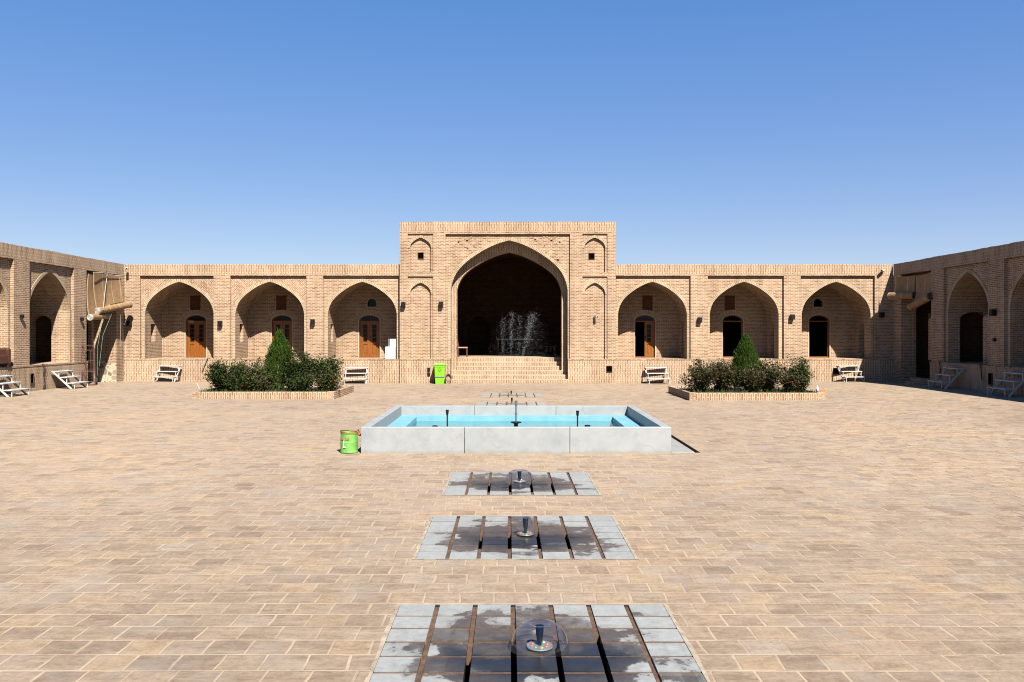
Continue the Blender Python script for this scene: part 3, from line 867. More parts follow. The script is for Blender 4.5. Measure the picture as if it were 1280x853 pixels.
# ------------------------------------------------------------------ ground
PADS = [  # x0, x1, y0, y1, nozzle x, nozzle y
    (-.92, 1.31, 5.12, 7.11, .225, 6.12), (-.95, 1.29, 8.56, 10.55, .19, 9.55), (-.925, 1.285, 11.95, 13.88, .165, 12.95),
    (-1.03, 1.22, 26.3, 28.2, .10, 27.4), (-.98, 1.26, 30.2, 32.2, .09, 31.2)]
TR = (3.57, 3.70, 16.2, 21.0)
def ground():
    holes = [p[:4] for p in PADS] + [TR]
    xs = {-18.7, 18.7, 0}; ys = {-4., 39.2}
    for h in holes: xs |= {h[0], h[1]}; ys |= {h[2], h[3]}
    for i in range(-18, 19): xs.add(float(i))
    for j in range(-3, 40, 2): ys.add(float(j))
    xs = sorted(xs); ys = sorted(ys); mb = MB()
    for a, b in zip(xs, xs[1:]):
        for c, d in zip(ys, ys[1:]):
            m = ((a + b)/2, (c + d)/2)
            if any(h[0] < m[0] < h[1] and h[2] < m[1] < h[3] for h in holes): continue
            mb.face([(x, y, ground_z(x, y)) for x, y in ((a, c), (b, c), (b, d), (a, d))])
    o = mb.build('courtyard_paving', M['paving'], None, merge=True); tag(o, 'square brick paving of the courtyard', None, None, 'structure')
    t = MB()
    for q in ((-600, -18.7, -600, 600), (18.7, 600, -600, 600), (-18.7, 18.7, -600, -4), (-18.7, 18.7, 39.2, 600)):
        t.face([(q[0], q[2], -.06), (q[1], q[2], -.06), (q[1], q[3], -.06), (q[0], q[3], -.06)])
    o = t.build('terrain', M['desert']); tag(o, 'flat dry desert ground around the buildings', None, None, 'structure')
ground()

# ------------------------------------------------------------------ fountain pads set flush in the paving
def pad(spec, label, tile_m, grp, ring_r, gaps, led=True):
    x0, x1, y0, y1, nx, ny = spec
    root = thing('fountain_pad', label, 'fountain', (nx, ny, 0), 0, grp)
    X0, X1, Y0, Y1 = x0 - nx, x1 - nx, y0 - ny, y1 - ny
    nC, nR = 7, 7; cw = (X1 - X0)/nC; rh = (Y1 - Y0)/nR; g = .021; gr = .02
    rnd = random.Random(int(ny*10)); T = MB(); S = MB()
    for i in range(nC):
        for j in range(nR):
            a = X0 + i*cw + (g if i else .004) ; b = X0 + (i+1)*cw - (g if i < nC-1 else .004)
            c = Y0 + j*rh + (gr if j else .003); d = Y0 + (j+1)*rh - (gr if j < nR-1 else .003)
            z = .004 + rnd.uniform(-.002, .004); uv = [((i + .5)*.37, (j + .5)*.71)]*4
            c4 = [(a, c, z), (b, c, z), (b, d, z), (a, d, z)]; l4 = [(p[0], p[1], -.07) for p in c4]
            T.face(c4, uv=uv)
            for k in range(4): T.face([l4[k], l4[(k+1) % 4], c4[(k+1) % 4], c4[k]], uv=uv)
    T.build('tiles', tile_m, root)
    for j in range(1, nR):
        yy = Y0 + j*rh
        for i in range(nC):
            a = X0 + i*cw + (g if i else .004); b = X0 + (i+1)*cw - (g if i < nC-1 else .004)
            S.face([(a, yy - gr, -.003), (b, yy - gr, -.003), (b, yy + gr, -.003), (a, yy + gr, -.003)])
    for i in range(1, nC):
        xx = X0 + i*cw; lo, hi = gaps.get(i, (0, 0))
        parts = [(Y0, Y1)] if lo == hi else [(Y0, Y0 + lo*rh), (Y0 + hi*rh, Y1)]
        for a, b in parts:
            if b - a > .01: S.box(xx - g + .001, xx + g - .001, a, b, -.07, -.014 + rnd.uniform(-.004, .004))
    S.build('joint_silt', M['silt'], root)
    ed = MB(); q = .032
    for a, b, c, d in ((X0 - q, X1 + q, Y0 - q, Y0), (X0 - q, X1 + q, Y1, Y1 + q), (X0 - q, X0, Y0, Y1), (X1, X1 + q, Y0, Y1)):
        n_ = max(1, int(max(b - a, d - c)/.12)); along = (b - a) > (d - c)
        for k in range(n_):       # hand-trowelled cement edge
            t0, t1 = k/n_, (k + 1)/n_; j = rnd.uniform(-.01, .01)
            if along: ed.face([(a + (b-a)*t0, c + (j if c < Y0 - .01 else 0), .004), (a + (b-a)*t1, c + (j if c < Y0 - .01 else 0), .004), (a + (b-a)*t1, d + (j if d > Y1 + .01 else 0), .004), (a + (b-a)*t0, d + (j if d > Y1 + .01 else 0), .004)])
            else: ed.face([(a + (j if a < X0 - .01 else 0), c + (d-c)*t0, .004), (b + (j if b > X1 + .01 else 0), c + (d-c)*t0, .004), (b + (j if b > X1 + .01 else 0), c + (d-c)*t1, .004), (a + (j if a < X0 - .01 else 0), c + (d-c)*t1, .004)])
    ed.build('cement_edge', M['cement'], root)
    p = MB(); p.box(X0 - .001, X1 + .001, Y0 - .001, Y1 + .001, -.3, 0, 't'); p.build('pit', M['pit'], root)
    n = MB(); hh = .17 if ring_r else .2
    n.lathe([(0, .03), (.014, .03), (.014, .05), (.02, .06), (.027, .12), (.03, hh - .01), (.034, hh - .008), (.034, hh), (0, hh)], 16)
    n.build('nozzle', M['black'], root, smooth=False)
    if led:
        d = MB(); d.lathe([(0, .03), (.085, .028), (.095, .03), (.098, .022), (.09, .012), (.03, .008)], 28)
        do = d.build('lamp_ring', M['disc'], root)
        for k in range(8):
            t = 2*math.pi*(k + .3)/8; c = (.058*math.cos(t), .058*math.sin(t), .028)
            e = MB(); e.lathe([(0, .010), (.010, .008), (.014, .002)], 10, c)
            e.build('lamp_lens', M[('led_red', 'led_green', 'led_yellow', 'led_red')[k % 4]], do)
    return root
G = 'fountain pads on the axis of the courtyard'
pad(PADS[0], 'nearest tiled fountain pad with a wide water dome over its nozzle', M['tile'], G, .2, {2: (0, 3.1), 3: (0, 4.4), 4: (0, 4.2), 5: (0, 4.6)})
pad(PADS[1], 'tiled fountain pad with a narrow water bell, second from the front', M['tile'], G, 0, {2: (1.6, 3.6), 3: (1.6, 4.1), 4: (1.6, 4.3), 5: (1.6, 4.0)})
pad(PADS[2], 'wet tiled fountain pad just in front of the marble pool', M['tile'], G, .2, {2: (1.0, 4.0), 3: (1., 4.2), 4: (1., 4.2), 5: (1., 4.0)})
pad(PADS[3], 'dusty fountain pad close behind the marble pool', M['tile_dusty'], G, 0, {2: (3, 5), 5: (1, 3)}, False)
pad(PADS[4], 'fountain pad with pale tiles at its ends, nearest the portal steps', M['tile_dusty'], G, .2, {2: (0, 2), 3: (1, 3), 5: (1, 3)}, False)

def dome(nx, ny, ztop, r, label, depth=1.):
    mb = MB()
    prof = [(.03, ztop - .005), (.05, ztop + .006), (r*.35, ztop + .022), (r*.55, ztop + .012), (r*.75, ztop - .02), (r*.9, ztop - .06), (r*.98, ztop - .1), (r*1.0, ztop*.35), (r*1.02, .008)]
    rnd = random.Random(3)
    mb.lathe(prof, 40, (0, 0, 0))
    o = mb.build('water_dome', M['film'], None, smooth=True); o.location = (nx, ny, 0)
    tag(o, label, 'water')
dome(.225, 6.12, .17, .215, 'clear wide water dome over the nearest nozzle')
dome(.19, 9.55, .19, .10, 'clear narrow water bell over the second nozzle from the front')
dome(.165, 12.95, .17, .235, 'clear water dome over the nozzle just before the marble pool')

# spray of the far fountain, seen as drops against the dark arch
def spray():
    rnd = random.Random(11); mb = MB()
    def drop(p, r):
        p = Vector(p); q = [p + Vector(d)*r for d in ((1,0,0),(-1,0,0),(0,1,0),(0,-1,0),(0,0,1.3),(0,0,-1.3))]
        for i, j, k in ((0,2,4),(2,1,4),(1,3,4),(3,0,4),(2,0,5),(1,2,5),(3,1,5),(0,3,5)): mb.face([q[i], q[j], q[k]])
    jets = [(-.22, 2.9, 420, .13), (.10, 3.05, 650, .14), (.38, 2.95, 400, .13), (.90, 3.05, 1300, .20)]
    for tx, tz, n, sp in jets:
        for _ in range(n):
            if rnd.random() < .42:   # the rising column and its crown
                t = rnd.random()**.42
                x = .12 + (tx - .12)*t**.9 if tx > .5 else .12 + (tx - .12)*min(1, t*1.8)
                z = .15 + (tz - .15)*t
                s = sp*(.12 + .88*t**2)
                p = (x + rnd.gauss(0, s*.55), 31.2 + rnd.gauss(0, s*.8), z + rnd.gauss(0, .05))
                r = rnd.uniform(.003, .0075)
            else:                    # drops falling around
                t = rnd.random()
                sx = rnd.gauss(0, .40)
                fall = rnd.random()**.8
                p = (tx + sx*(.35 + fall) + .1*fall*(1 if tx > .1 else -1), 31.2 + rnd.gauss(0, .3), max(.05, tz - .1 - 2.3*fall))
                r = rnd.uniform(.002, .0058)
            if p[2] > .04: drop(p, r)
    o = mb.build('water_spray', M['water_drop'])
    tag(o, 'white spray of water drops rising before the dark portal arch', 'water', None, 'stuff')
spray()

# ------------------------------------------------------------------ marble pool
def pool():
    root = thing('fountain_pool', 'low rectangular pool of pale marble slabs with blue painted ledge', 'pool')
    x0, x1, y0, y1, H, t = -2.84, 3.12, 16.1, 21.0, .5, .13
    def slab(a, b, c, d):
        m = MB(); m.box(a, b, c, d, -.02, H); m.build('slab', M['marble'], root, bevel=.008)
    xs = [x0, -.85, 1.17, x1]
    for a, b in zip(xs, xs[1:]):
        slab(a + .004, b - .004, y0, y0 + t); slab(a + .004, b - .004, y1 - t, y1)
    for a, b in ((y0 + t + .003, 18.5), (18.508, y1 - t - .003)):
        slab(x0 + .002, x0 + t*1.35, a, b); slab(x1 - t*1.35, x1 - .002, a, b)
    ix0, ix1, iy0, iy1 = x0 + t*1.35, x1 - t*1.35, y0 + t, y1 - t
    L = MB(); w = .42; zl = .27
    L.box(ix0 + .002, ix1 - .002, iy1 - w, iy1 - .002, .0, zl); L.box(ix0 + .002, ix1 - .002, iy0 + .002, iy0 + w, .0, zl - .001)
    L.box(ix0 + .002, ix0 + w, iy0 + w, iy1 - w, .0, zl - .002); L.box(ix1 - w, ix1 - .002, iy0 + w, iy1 - w, .0, zl - .002)
    L.build('ledge', M['pool_paint'], root)
    F = MB(); F.face([(ix0 + w, iy0 + w, .02), (ix1 - w, iy0 + w, .02), (ix1 - w, iy1 - w, .02), (ix0 + w, iy1 - w, .02)])
    F.build('basin_floor', M['pool_paint'], root)
    for x, y, zt, r in ((-1.37, 18.7, .60, .016), (1.53, 18.7, .58, .016)):
        n = MB(); n.lathe([(r, .02), (r, zt - .12), (r*1.6, zt - .11), (r*2.2, zt - .01), (r*2.2, zt), (0, zt)], 12, (x, y, 0)); n.build('nozzle', M['black'], root)
    n = MB(); n.lathe([(.018, .02), (.018, .70), (.03, .71), (.035, .80), (0, .81)], 12, (.16, 18.7, 0)); n.lathe([(0, .49), (.03, .49), (.03, .53), (0, .53)], 10, (.16, 18.7, 0))
    n.build('pipe', M['steel'], root)
    n = MB(); n.lathe([(0, .285), (.05, .29), (.12, .315), (.125, .33), (0, .335)], 18, (.16, 18.7, 0)); n.lathe([(.045, .02), (.045, .3)], 10, (.16, 18.7, 0)); n.build('nozzle', M['black'], root)
    for x, y in ((-1.52, 17.3), (1.63, 17.4)):
        n = MB(); n.lathe([(.05, .02), (.05, .33), (.06, .34), (.06, .40), (0, .41)], 12, (x, y, 0)); n.build('nozzle', M['black'], root)
    W = MB(); W.face([(ix0 + w - .0, iy0 + w, .17), (ix1 - w, iy0 + w, .17), (ix1 - w, iy1 - w, .17), (ix0 + w, iy1 - w, .17)])
    o = W.build('water', M['water']); tag(o, 'shallow clear water in the blue pool', None, None, 'structure')
    # apron slab and open trench along the right side of the pool
    g = thing('drain_channel', 'narrow open drain beside a flat pale slab right of the pool', 'drain')
    a = MB(); a.box(x1 + .004, TR[0], y0 + .04, TR[3], -.02, .022); a.build('apron_slab', M['marble'], g, bevel=.006)
    a = MB(); a.box(TR[0], TR[1], TR[2], TR[3], -.07, -.002, 't'); a.build('trench', M['trench'], g)
pool()

# ------------------------------------------------------------------ planters and plants
def planter(x0, x1, y0, y1, label):
    root = thing('planter', label, 'planter', ((x0+x1)/2, (y0+y1)/2, 0))
    X, Y = (x1-x0)/2, (y1-y0)/2; h = .26; t = .13
    gz = 0
    c = .22
    for ya in (-Y, Y - t):
        k = MB(); k.box(-X + c, X - c, ya, ya + t, -.05, h); k.build('kerb', M['soldier'], root)
    for sx in (-1, 1):
        k = MB(); a, b = sorted((sx*X, sx*(X - t))); k.box(a, b, -Y + c, Y - c, -.05, h - .003)
        for sy in (-1, 1):
            a, b = sorted((sx*X, sx*(X - c))); e, d = sorted((sy*Y, sy*(Y - c)))
            k.box(a - .006 if sx < 0 else a, b if sx < 0 else b + .006, e - (.006 if sy < 0 else 0), d + (.006 if sy > 0 else 0), -.05, h + .008)
        k.build('kerb_side', M['brick'], root)
    s = MB(); n = 10
    for i in range(n):
        for j in range(6):
            P = lambda i, j: (-X + t + (2*X - 2*t)*i/n, -Y + t + (2*Y - 2*t)*j/6, .2 + .04*mnoise.noise(Vector((i*.7, j*.9, x0))))
            s.face([P(i, j), P(i+1, j), P(i+1, j+1), P(i, j+1)])
    s.build('soil', M['soil'], root)
planter(-11.05, -6.1, 29.3, 33.0, 'brick edged flower bed with bushes on the left')
planter(6.2, 10.85, 28.8, 32.6, 'brick edged flower bed with bushes on the right')

def leaf(mb, p, d, up, l, w):
    d = d.normalized(); x = d.cross(up)
    if x.length < 1e-3: x = Vector((1, 0, 0))
    x.normalize(); n = x.cross(d)
    m = p + d*l*.5 + n*l*.08
    mb.face([p, m + x*w*.5, p + d*l, m - x*w*.5])
def rose_mesh(seed, rx, ry, h, n, lm, lsz=.07):
    rnd = random.Random(seed); S = MB(); L = MB(); tips = []
    for k in range(26):
        t = rnd.uniform(0, 2*math.pi); rr = math.sqrt(rnd.random())
        bx, by = .25*rx*rr*math.cos(t), .25*ry*rr*math.sin(t)
        hh = h*rnd.uniform(.55, 1.08)*(1.05 - .42*rr)*(1.14 if k % 7 == 0 else 1)
        ex, ey = rx*rr*math.cos(t)*rnd.uniform(.75, 1.05), ry*rr*math.sin(t)*rnd.uniform(.75, 1.05)
        pts = []
        for i in range(7):
            u = i/6; pts.append(Vector((bx + (ex - bx)*u**1.2 + rnd.gauss(0, .02), by + (ey - by)*u**1.2 + rnd.gauss(0, .02), hh*(u*1.15 - .15*u*u))))
        S.tube(pts, .011, 4, .004, cap=False); tips.append(pts)
    for _ in range(n):
        pts = rnd.choice(tips); u = rnd.random()**(.55 if rnd.random() < .7 else 1.0)*5.99; i = int(u); f = u - i
        p = pts[i].lerp(pts[i+1], f) + Vector((rnd.gauss(0, .085), rnd.gauss(0, .085), rnd.gauss(0, .075)))
        if p.z < .02: p.z = abs(p.z) + .02
        d = Vector((rnd.gauss(0, 1), rnd.gauss(0, 1), rnd.gauss(.25, .7)))
        up = Vector((rnd.gauss(0, .5), rnd.gauss(0, .5), 1))
        l = lsz*rnd.uniform(.5, 1.5); leaf(L, p, d, up, l, l*.6)
    return S, L, tips
def rose(x, y, rx, ry, h, n, lm, label, seed, flowers=2):
    root = thing('rose_bush', label, 'bush', (x, y, .2), 0, 'rose bushes in the flower beds')
    S, L, tips = rose_mesh(seed, rx, ry, h, n, lm)
    S.build('stem', M['bark'], root); L.build('foliage', M[lm], root)
    rnd = random.Random(seed + 1)
    for k in range(flowers):
        cand = [p[-1] for p in tips if p[-1].y < 0] or [tips[0][-1]]
        c = rnd.choice(cand) + Vector((rnd.uniform(-.1, .1), -.12, rnd.uniform(-.25, .05)))
        f = MB()
        for r_ in range(3):
            for q in range(5):
                t = 2*math.pi*(q + r_*.4)/5; d = Vector((math.cos(t), math.sin(t)*.6 - .4, .35 + r_*.5))
                leaf(f, c, d, Vector((0, -1, .4)), .036 - r_*.006, .03)
        f.build('flower', M['rose'], root)
B_ = [(-10.25, 30.5, .95, .95, 1.25, 8000, 'leaf_dark', 'dark leafy bush at the left end of the left flower bed', 1),
      (-9.3, 30.7, .7, .7, 1.3, 3000, 'leaf_olive', 'thin olive bush just left of the small conifer in the left bed', 0),
      (-9.0, 29.95, .8, .45, .85, 3600, 'leaf_olive', 'low olive bush in front of the small conifer in the left bed', 1),
      (-7.75, 30.6, .85, .9, 1.62, 8000, 'leaf_dark', 'tall dark glossy bush right of the small conifer in the left bed', 0),
      (-6.75, 30.9, .72, .8, 1.5, 6000, 'leaf_dark', 'dark bush at the right end of the left flower bed', 0),
      (-6.4, 30.0, .72, .55, .95, 3200, 'leaf_olive', 'low pale bush by the right kerb of the left flower bed', 1),
      (-9.65, 29.9, .6, .45, .75, 2600, 'leaf_dark', 'low dark bush filling the front of the left flower bed', 0),
      (-7.3, 29.85, .6, .45, .8, 2800, 'leaf_dark', 'low dark bush at the front right of the left conifer', 0),
      (6.95, 30.3, .74, .95, 1.15, 5200, 'leaf_dry', 'brownish rose bush at the left end of the right flower bed', 2),
      (7.7, 30.4, .72, .9, 1.32, 5600, 'leaf_dry', 'mixed green and brown rose bush left of the right conifer', 1),
      (8.65, 29.75, .75, .6, .95, 4200, 'leaf_dry', 'low brownish rose bush in front of the right conifer', 0),
      (9.4, 30.4, .8, .9, 1.24, 5600, 'leaf_dry', 'brownish rose bush just right of the right conifer', 1),
      (10.4, 30.3, .74, .9, 1.22, 6800, 'leaf_dark', 'dark rose bush at the right end of the right flower bed', 2),
      (10.0, 29.5, .6, .45, .8, 2800, 'leaf_dry', 'low brownish rose bush by the front kerb near the orange rag', 1)]
for i, (x, y, rx, ry, h, n, lm, lab, fl) in enumerate(B_): rose(x, y, rx, ry, h, n, lm, lab, 100 + i*7, fl)

def weeds(x0, x1, y0, y1, label, seed):
    rnd = random.Random(seed); mb = MB()
    for _ in range(600):
        p = Vector((rnd.uniform(x0, x1), rnd.uniform(y0, y0 + (y1 - y0)*rnd.random()**1.5), .2))
        d = Vector((rnd.gauss(0, .4), rnd.gauss(0, .4), 1)); l = rnd.uniform(.05, .2)
        leaf(mb, p, d, Vector((rnd.gauss(0, 1), rnd.gauss(0, 1), .1)), l, .03)
    o = mb.build('weeds', M['leaf_weed']); tag(o, label, 'weeds', None, 'stuff')
weeds(-10.85, -6.3, 29.5, 32.6, 'low green weeds along the kerb of the left flower bed', 3)
weeds(6.4, 10.65, 29.0, 32.2, 'low green weeds along the kerb of the right flower bed', 4)

def thuja(x, y, h, r, label, seed, ragged=0.):
    root = thing('conifer', label, 'conifer', (x, y, .2), 0, 'small conifers in the flower beds')
    rnd = random.Random(seed); T = MB(); L = MB()
    T.tube([(0, 0, 0), (.02, .01, h*.4), (0, 0, h*.9)], .05, 8, .012); T.build('trunk', M['bark'], root)
    for _ in range(1500):
        u = rnd.random()**.8; t = rnd.uniform(0, 2*math.pi)
        lump = 1 + .22*mnoise.noise(Vector((math.cos(t)*1.6, math.sin(t)*1.6, u*5 + seed)))
        R_ = r*lump*(.8 + .2*min(1, u/.3))*(1 - (max(0, u - .3)/.7)**1.7)
        rr = R_*(1 - .45*rnd.random()**2)
        if ragged and mnoise.noise(Vector((math.cos(t)*2.2, math.sin(t)*2.2, u*4 + 9))) > .42 - ragged*.3: rr *= .5
        b = Vector((rr*math.cos(t), rr*math.sin(t), h*(.03 + .95*u)))
        out = Vector((math.cos(t), math.sin(t), 0))
        for q in range(6):
            d = out*rnd.uniform(.1, .7) + Vector((rnd.gauss(0, .25), rnd.gauss(0, .25), 1.0))
            l = rnd.uniform(.07, .15)*(1.1 - .4*u)
            p = b + Vector((rnd.gauss(0, .035), rnd.gauss(0, .035), rnd.gauss(0, .05)))
            leaf(L, p, d, out + Vector((rnd.gauss(0, .6), rnd.gauss(0, .6), 0)), l, .032)
    L.build('foliage', M['leaf_thuja'], root)
thuja(-8.5, 31.1, 2.15, .54, 'bright green conifer standing among the left bushes', 5, .7)
thuja(8.72, 30.9, 1.98, .53, 'dense green conifer standing among the right bushes', 9)

# ------------------------------------------------------------------ metal steps
def steps_proto():
    root = thing('metal_steps', '', 'steps', (0, 0, 0), 0, 'white metal steps against the platforms')
    w = .98
    for s in (-1, 1):
        b = MB(); x = s*w/2
        b.bar((x, .0, .74), (x, -.62, .0), .03, .055)                     # slanting side rail
        b.build('stringer', M['white_paint'], root)
    for s in (-1, 1):
        b = MB(); x = s*(w/2 - .03)
        for y0, z0, z1 in ((-.70, .21, 0), (-.45, .45, .21), (-.2, .69, .45)):
            b.bar((x, y0, z0), (x, y0 + .0, z1), .025, .025)
            b.bar((x, y0, z0 - .0), (x, y0 + .26, z0), .025, .025)
        b.build('support', M['white_paint'], root)
    for y0, z0 in ((-.72, .22), (-.47, .46), (-.22, .70)):
        t = MB(); t.box(-w/2 - .02, w/2 + .02, y0, y0 + .26, z0, z0 + .035)
        t.build('tread', M['tread'], root, bevel=.004)
    return root
sp = steps_proto()
SL = [(-15.55, 38.72, R(-8), 'white metal steps before the leftmost door of the back arcade'),
      (-11.3, 38.72, 0, 'white metal steps mostly hidden behind the left conifer'),
      (-7.0, 38.72, R(3), 'white metal steps below the two white boxes'),
      (6.75, 38.72, R(6), 'white metal steps before the half open wooden door'),
      (15.55, 38.72, R(12), 'white metal steps before the rightmost dark doorway of the back arcade'),
      (-17.64, 33.0, R(90), 'white metal steps on the left wall beside the hand truck'),
      (-17.64, 28.9, R(90), 'white metal steps at the left edge of the photo'),
      (17.64, 33.1, R(-90), 'shaded metal steps nearest the right corner'),
      (17.64, 28.95, R(-90), 'shaded metal steps at the right edge of the photo')]
for i, (x, y, rz, lab) in enumerate(SL):
    o = sp if i == 0 else copy_tree(sp)
    o.location = (x, y, ground_z(x, y)); o.rotation_euler = (0, 0, rz); o['label'] = lab
    if abs(x) > 17:
        o.scale = (1.1, 1.2, .93 if x < 0 else 1.08)

# ------------------------------------------------------------------ wall lamps and small fixtures
def lamp_proto():
    root = thing('wall_lamp', '', 'lamp', (0, 0, 0), 0, 'black lamps on the brick piers')
    b = MB(); b.box(-.095, .095, -.20, -.03, -.12, .12); b.build('housing', M['black'], root, bevel=.015)
    b = MB(); b.box(-.05, .05, -.03, 0, -.05, .05); b.build('bracket', M['black'], root)
    b = MB(); b.box(-.08, .08, -.206, -.2005, -.09, .1); b.build('lens', M['black'], root)
    return root
lp = lamp_proto()
def X9(px, Y): return (px - 636)*Y/1050
def Z9(py, Y): return 2.3 - (py - 417)*Y/1050
LL = [(163, 404.5, 'black lamp on the leftmost pier of the back arcade'), (276, 404.5, 'black lamp on the pier between the first and second arch from the left'),
      (391.5, 402.5, 'black lamp on the pier between the second and third arch from the left'), (504.5, 381, 'black lamp at the outer left edge of the portal'),
      (551.5, 380.5, 'black lamp on the portal between the blind niche and the great arch'), (874, 400, 'black lamp on the first pier right of the portal'),
      (989.5, 396.5, 'black lamp on the second pier right of the portal'), (1101, 394, 'black lamp on the shaded pier in the right corner')]
for i, (px, py, lab) in enumerate(LL):
    o = lp if i == 0 else copy_tree(lp)
    Y = 38.72 if 500 < px < 770 else 38.9
    o.location = (X9(px, Y), Y, Z9(py, Y)); o['label'] = lab
for px, py, lab in ((1247, 391, 'black lamp on the right wall pier, upper of two fixtures'),):
    o = copy_tree(lp); Y = 30.7; o.location = (17.8, Y, Z9(py, Y)); o.rotation_euler = (0, 0, R(-90)); o['label'] = lab
for px, py, Y, lab in ((27, 396, 30.6, 'small lamp on the left wall pier nearest the photo edge'), (104, 399, 34.9, 'small lamp on the left wall pier beside the reed blinds')):
    o = copy_tree(lp); o.location = (-17.8, Y, Z9(py, Y)); o.rotation_euler = (0, 0, R(90)); o.scale = (.6, .6, .6); o['label'] = lab
o = copy_tree(lp); o.location = (17.8, 30.7, Z9(425, 30.7)); o.rotation_euler = (0, 0, R(-90)); o.scale = (.5, .5, .5); o['label'] = 'small black fixture low on the right wall pier'

def vent_proto():
    root = thing('vent_box', '', 'vent', (0, 0, 0), 0, 'small dark openings with frames in the brickwork')
    b = MB(); w, h = .12, .13
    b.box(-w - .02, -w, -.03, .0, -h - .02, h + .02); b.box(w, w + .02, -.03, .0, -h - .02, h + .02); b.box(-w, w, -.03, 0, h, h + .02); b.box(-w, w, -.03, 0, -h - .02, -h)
    b.build('frame', M['inner_shade'], root)
    b = MB(); b.face([(-w, -.004, -h), (w, -.004, -h), (w, -.004, h), (-w, -.004, h)]); b.build('opening', M['hole_shade'], root)
    return root
vp = vent_proto()
VL = [(526, 320, 38.89, 'small dark square opening in the upper left blind niche of the portal'), (739.5, 320.5, 38.89, 'small dark square opening in the upper right blind niche of the portal'),
      (761.5, 461.5, 38.69, 'small dark opening in the base right of the portal steps'),
      (1045, 464, 38.84, 'dark opening low in the platform behind the rightmost metal steps')]
for i, (px, py, Y, lab) in enumerate(VL):
    o = vp if i == 0 else copy_tree(vp); o.location = (X9(px, Y), Y, Z9(py, Y)); o['label'] = lab
o = thing('wall_socket', 'pair of small black sockets in the base left of the green bin', 'socket', (X9(536, 38.69), 38.69, Z9(464.5, 38.69)))
for z in (.1, -.12):
    b = MB(); b.box(-.06, .06, -.05, 0, z - .08, z + .08); b.build('socket_cover', M['black'], o, bevel=.01)
o = copy_tree(vp); o.location = (-17.72, 31.2, .62); o.rotation_euler = (0, 0, R(90)); o.scale = (.8, 1, 1.3); o['label'] = 'dark slot in the left platform face below the pier'
o = copy_tree(vp); o.location = (17.72, 30.9, .62); o.rotation_euler = (0, 0, R(-90)); o.scale = (.8, 1, 1.5); o['label'] = 'dark slot in the shaded right platform face'

def cam_fix(loc, rz, label):
    root = thing('security_camera', label, 'camera', loc, rz, 'white security cameras at the corners')
    b = MB(); b.box(-.055, .055, -.30, -.04, -.05, .06); b.build('housing', M['white_paint'], root, bevel=.02)
    b = MB(); b.tube([(0, 0, 0), (0, -.1, 0)], .03, 8); b.build('bracket', M['white_paint'], root)
    b = MB(); b.lathe([(0, 0), (.035, 0)], 12); b.M = None
    l = MB(); l.box(-.03, .03, -.306, -.3005, -.025, .035); l.build('lens', M['glass'], root)
cam_fix((-17.6, 38.75, 5.28), R(20), 'white security camera on the left corner of the back arcade')
cam_fix((17.35, 38.86, 5.2), R(-40), 'white security camera high in the right corner')
cam_fix((X9(742.5, 38.89), 38.885, Z9(396.5, 38.89)), R(25), 'small white camera in the lower right blind niche of the portal')

# ------------------------------------------------------------------ reed blinds over the corner bays
def roll(mb, a, b, r):
    a = Vector(a); b = Vector(b); d = (b - a).normalized(); up = Vector((0, 0, 1)); x = d.cross(up).normalized(); y = x.cross(d)
    n = 18; L = (b - a).length
    for k in range(n):
        t0, t1 = 2*math.pi*k/n, 2*math.pi*(k+1)/n
        p = lambda o, t, rr: o + (x*math.cos(t) + y*math.sin(t))*rr
        mb.face([p(a, t0, r), p(a, t1, r), p(b, t1, r), p(b, t0, r)], uv=[(0, t0*r), (0, t1*r), (L, t1*r), (L, t0*r)])
    return d, x, y
def blind(label, top, bot, rollpts, rr, endmat, lines=()):
    """a hanging reed mat (two top points, two lower points) ending in a roll"""
    root = thing('reed_blind', label, 'blind', tuple(Vector(top[0])), 0, 'rolled reed blinds in the corners')
    o = Vector(top[0]); mb = MB(); n, m = 8, 8
    A, B, C, D = Vector(top[0]), Vector(top[1]), Vector(bot[1]), Vector(bot[0])
    w = (B - A).length; h = (D - A).length
    nrm = (B - A).cross(D - A).normalized()
    def P(i, j):
        u, v = i/n, j/m
        p = (A.lerp(B, u)).lerp(D.lerp(C, u), v) - o + nrm*.06*math.sin(math.pi*v)*math.sin(2.2*u + 1)
        p.z -= .03*math.sin(math.pi*u)*(1 - v)
        return p
    for i in range(n):
        for j in range(m):
            q = [(i, j), (i+1, j), (i+1, j+1), (i, j+1)]
            mb.face([P(*a) for a in q], uv=[(a[0]/n*w, a[1]/m*h) for a in q])
    mo = mb.build('mat', M['reed'], root, merge=True)
    sol = mo.modifiers.new('thickness', 'SOLIDIFY'); sol.thickness = .02
    r = MB(); a, b = [Vector(p) - o for p in rollpts]; d, x, y = roll(r, a, b, rr)
    r.build('roll', M['reed'], root)
    for pt, s in ((a, -1), (b, 1)):
        e = MB(); pts = []
        for k in range(60):
            t = k*.42; q = rr*(.12 + .86*k/60); pts.append(pt + d*s*.004 + (x*math.cos(t) + y*math.sin(t))*q)
        e.tube(pts, .016, 4, cap=False)
        n2 = 18; e.face([pt - d*s*.004 + (x*math.cos(2*math.pi*k/n2) + y*math.sin(2*math.pi*k/n2))*rr for k in range(n2)])
        e.build('roll_end', endmat, root)
    for ln, rad, mt in lines:
        c = MB(); c.tube([Vector(p) - o for p in ln], rad, 5); c.build('cord', mt, root)
    return root
M['reed_end'] = simple('reed_end_white', (.40, .38, .34), .8, var=.45, vscale=22)
M['reed_dark'] = simple('reed_end_dark', (.10, .07, .045), .9)
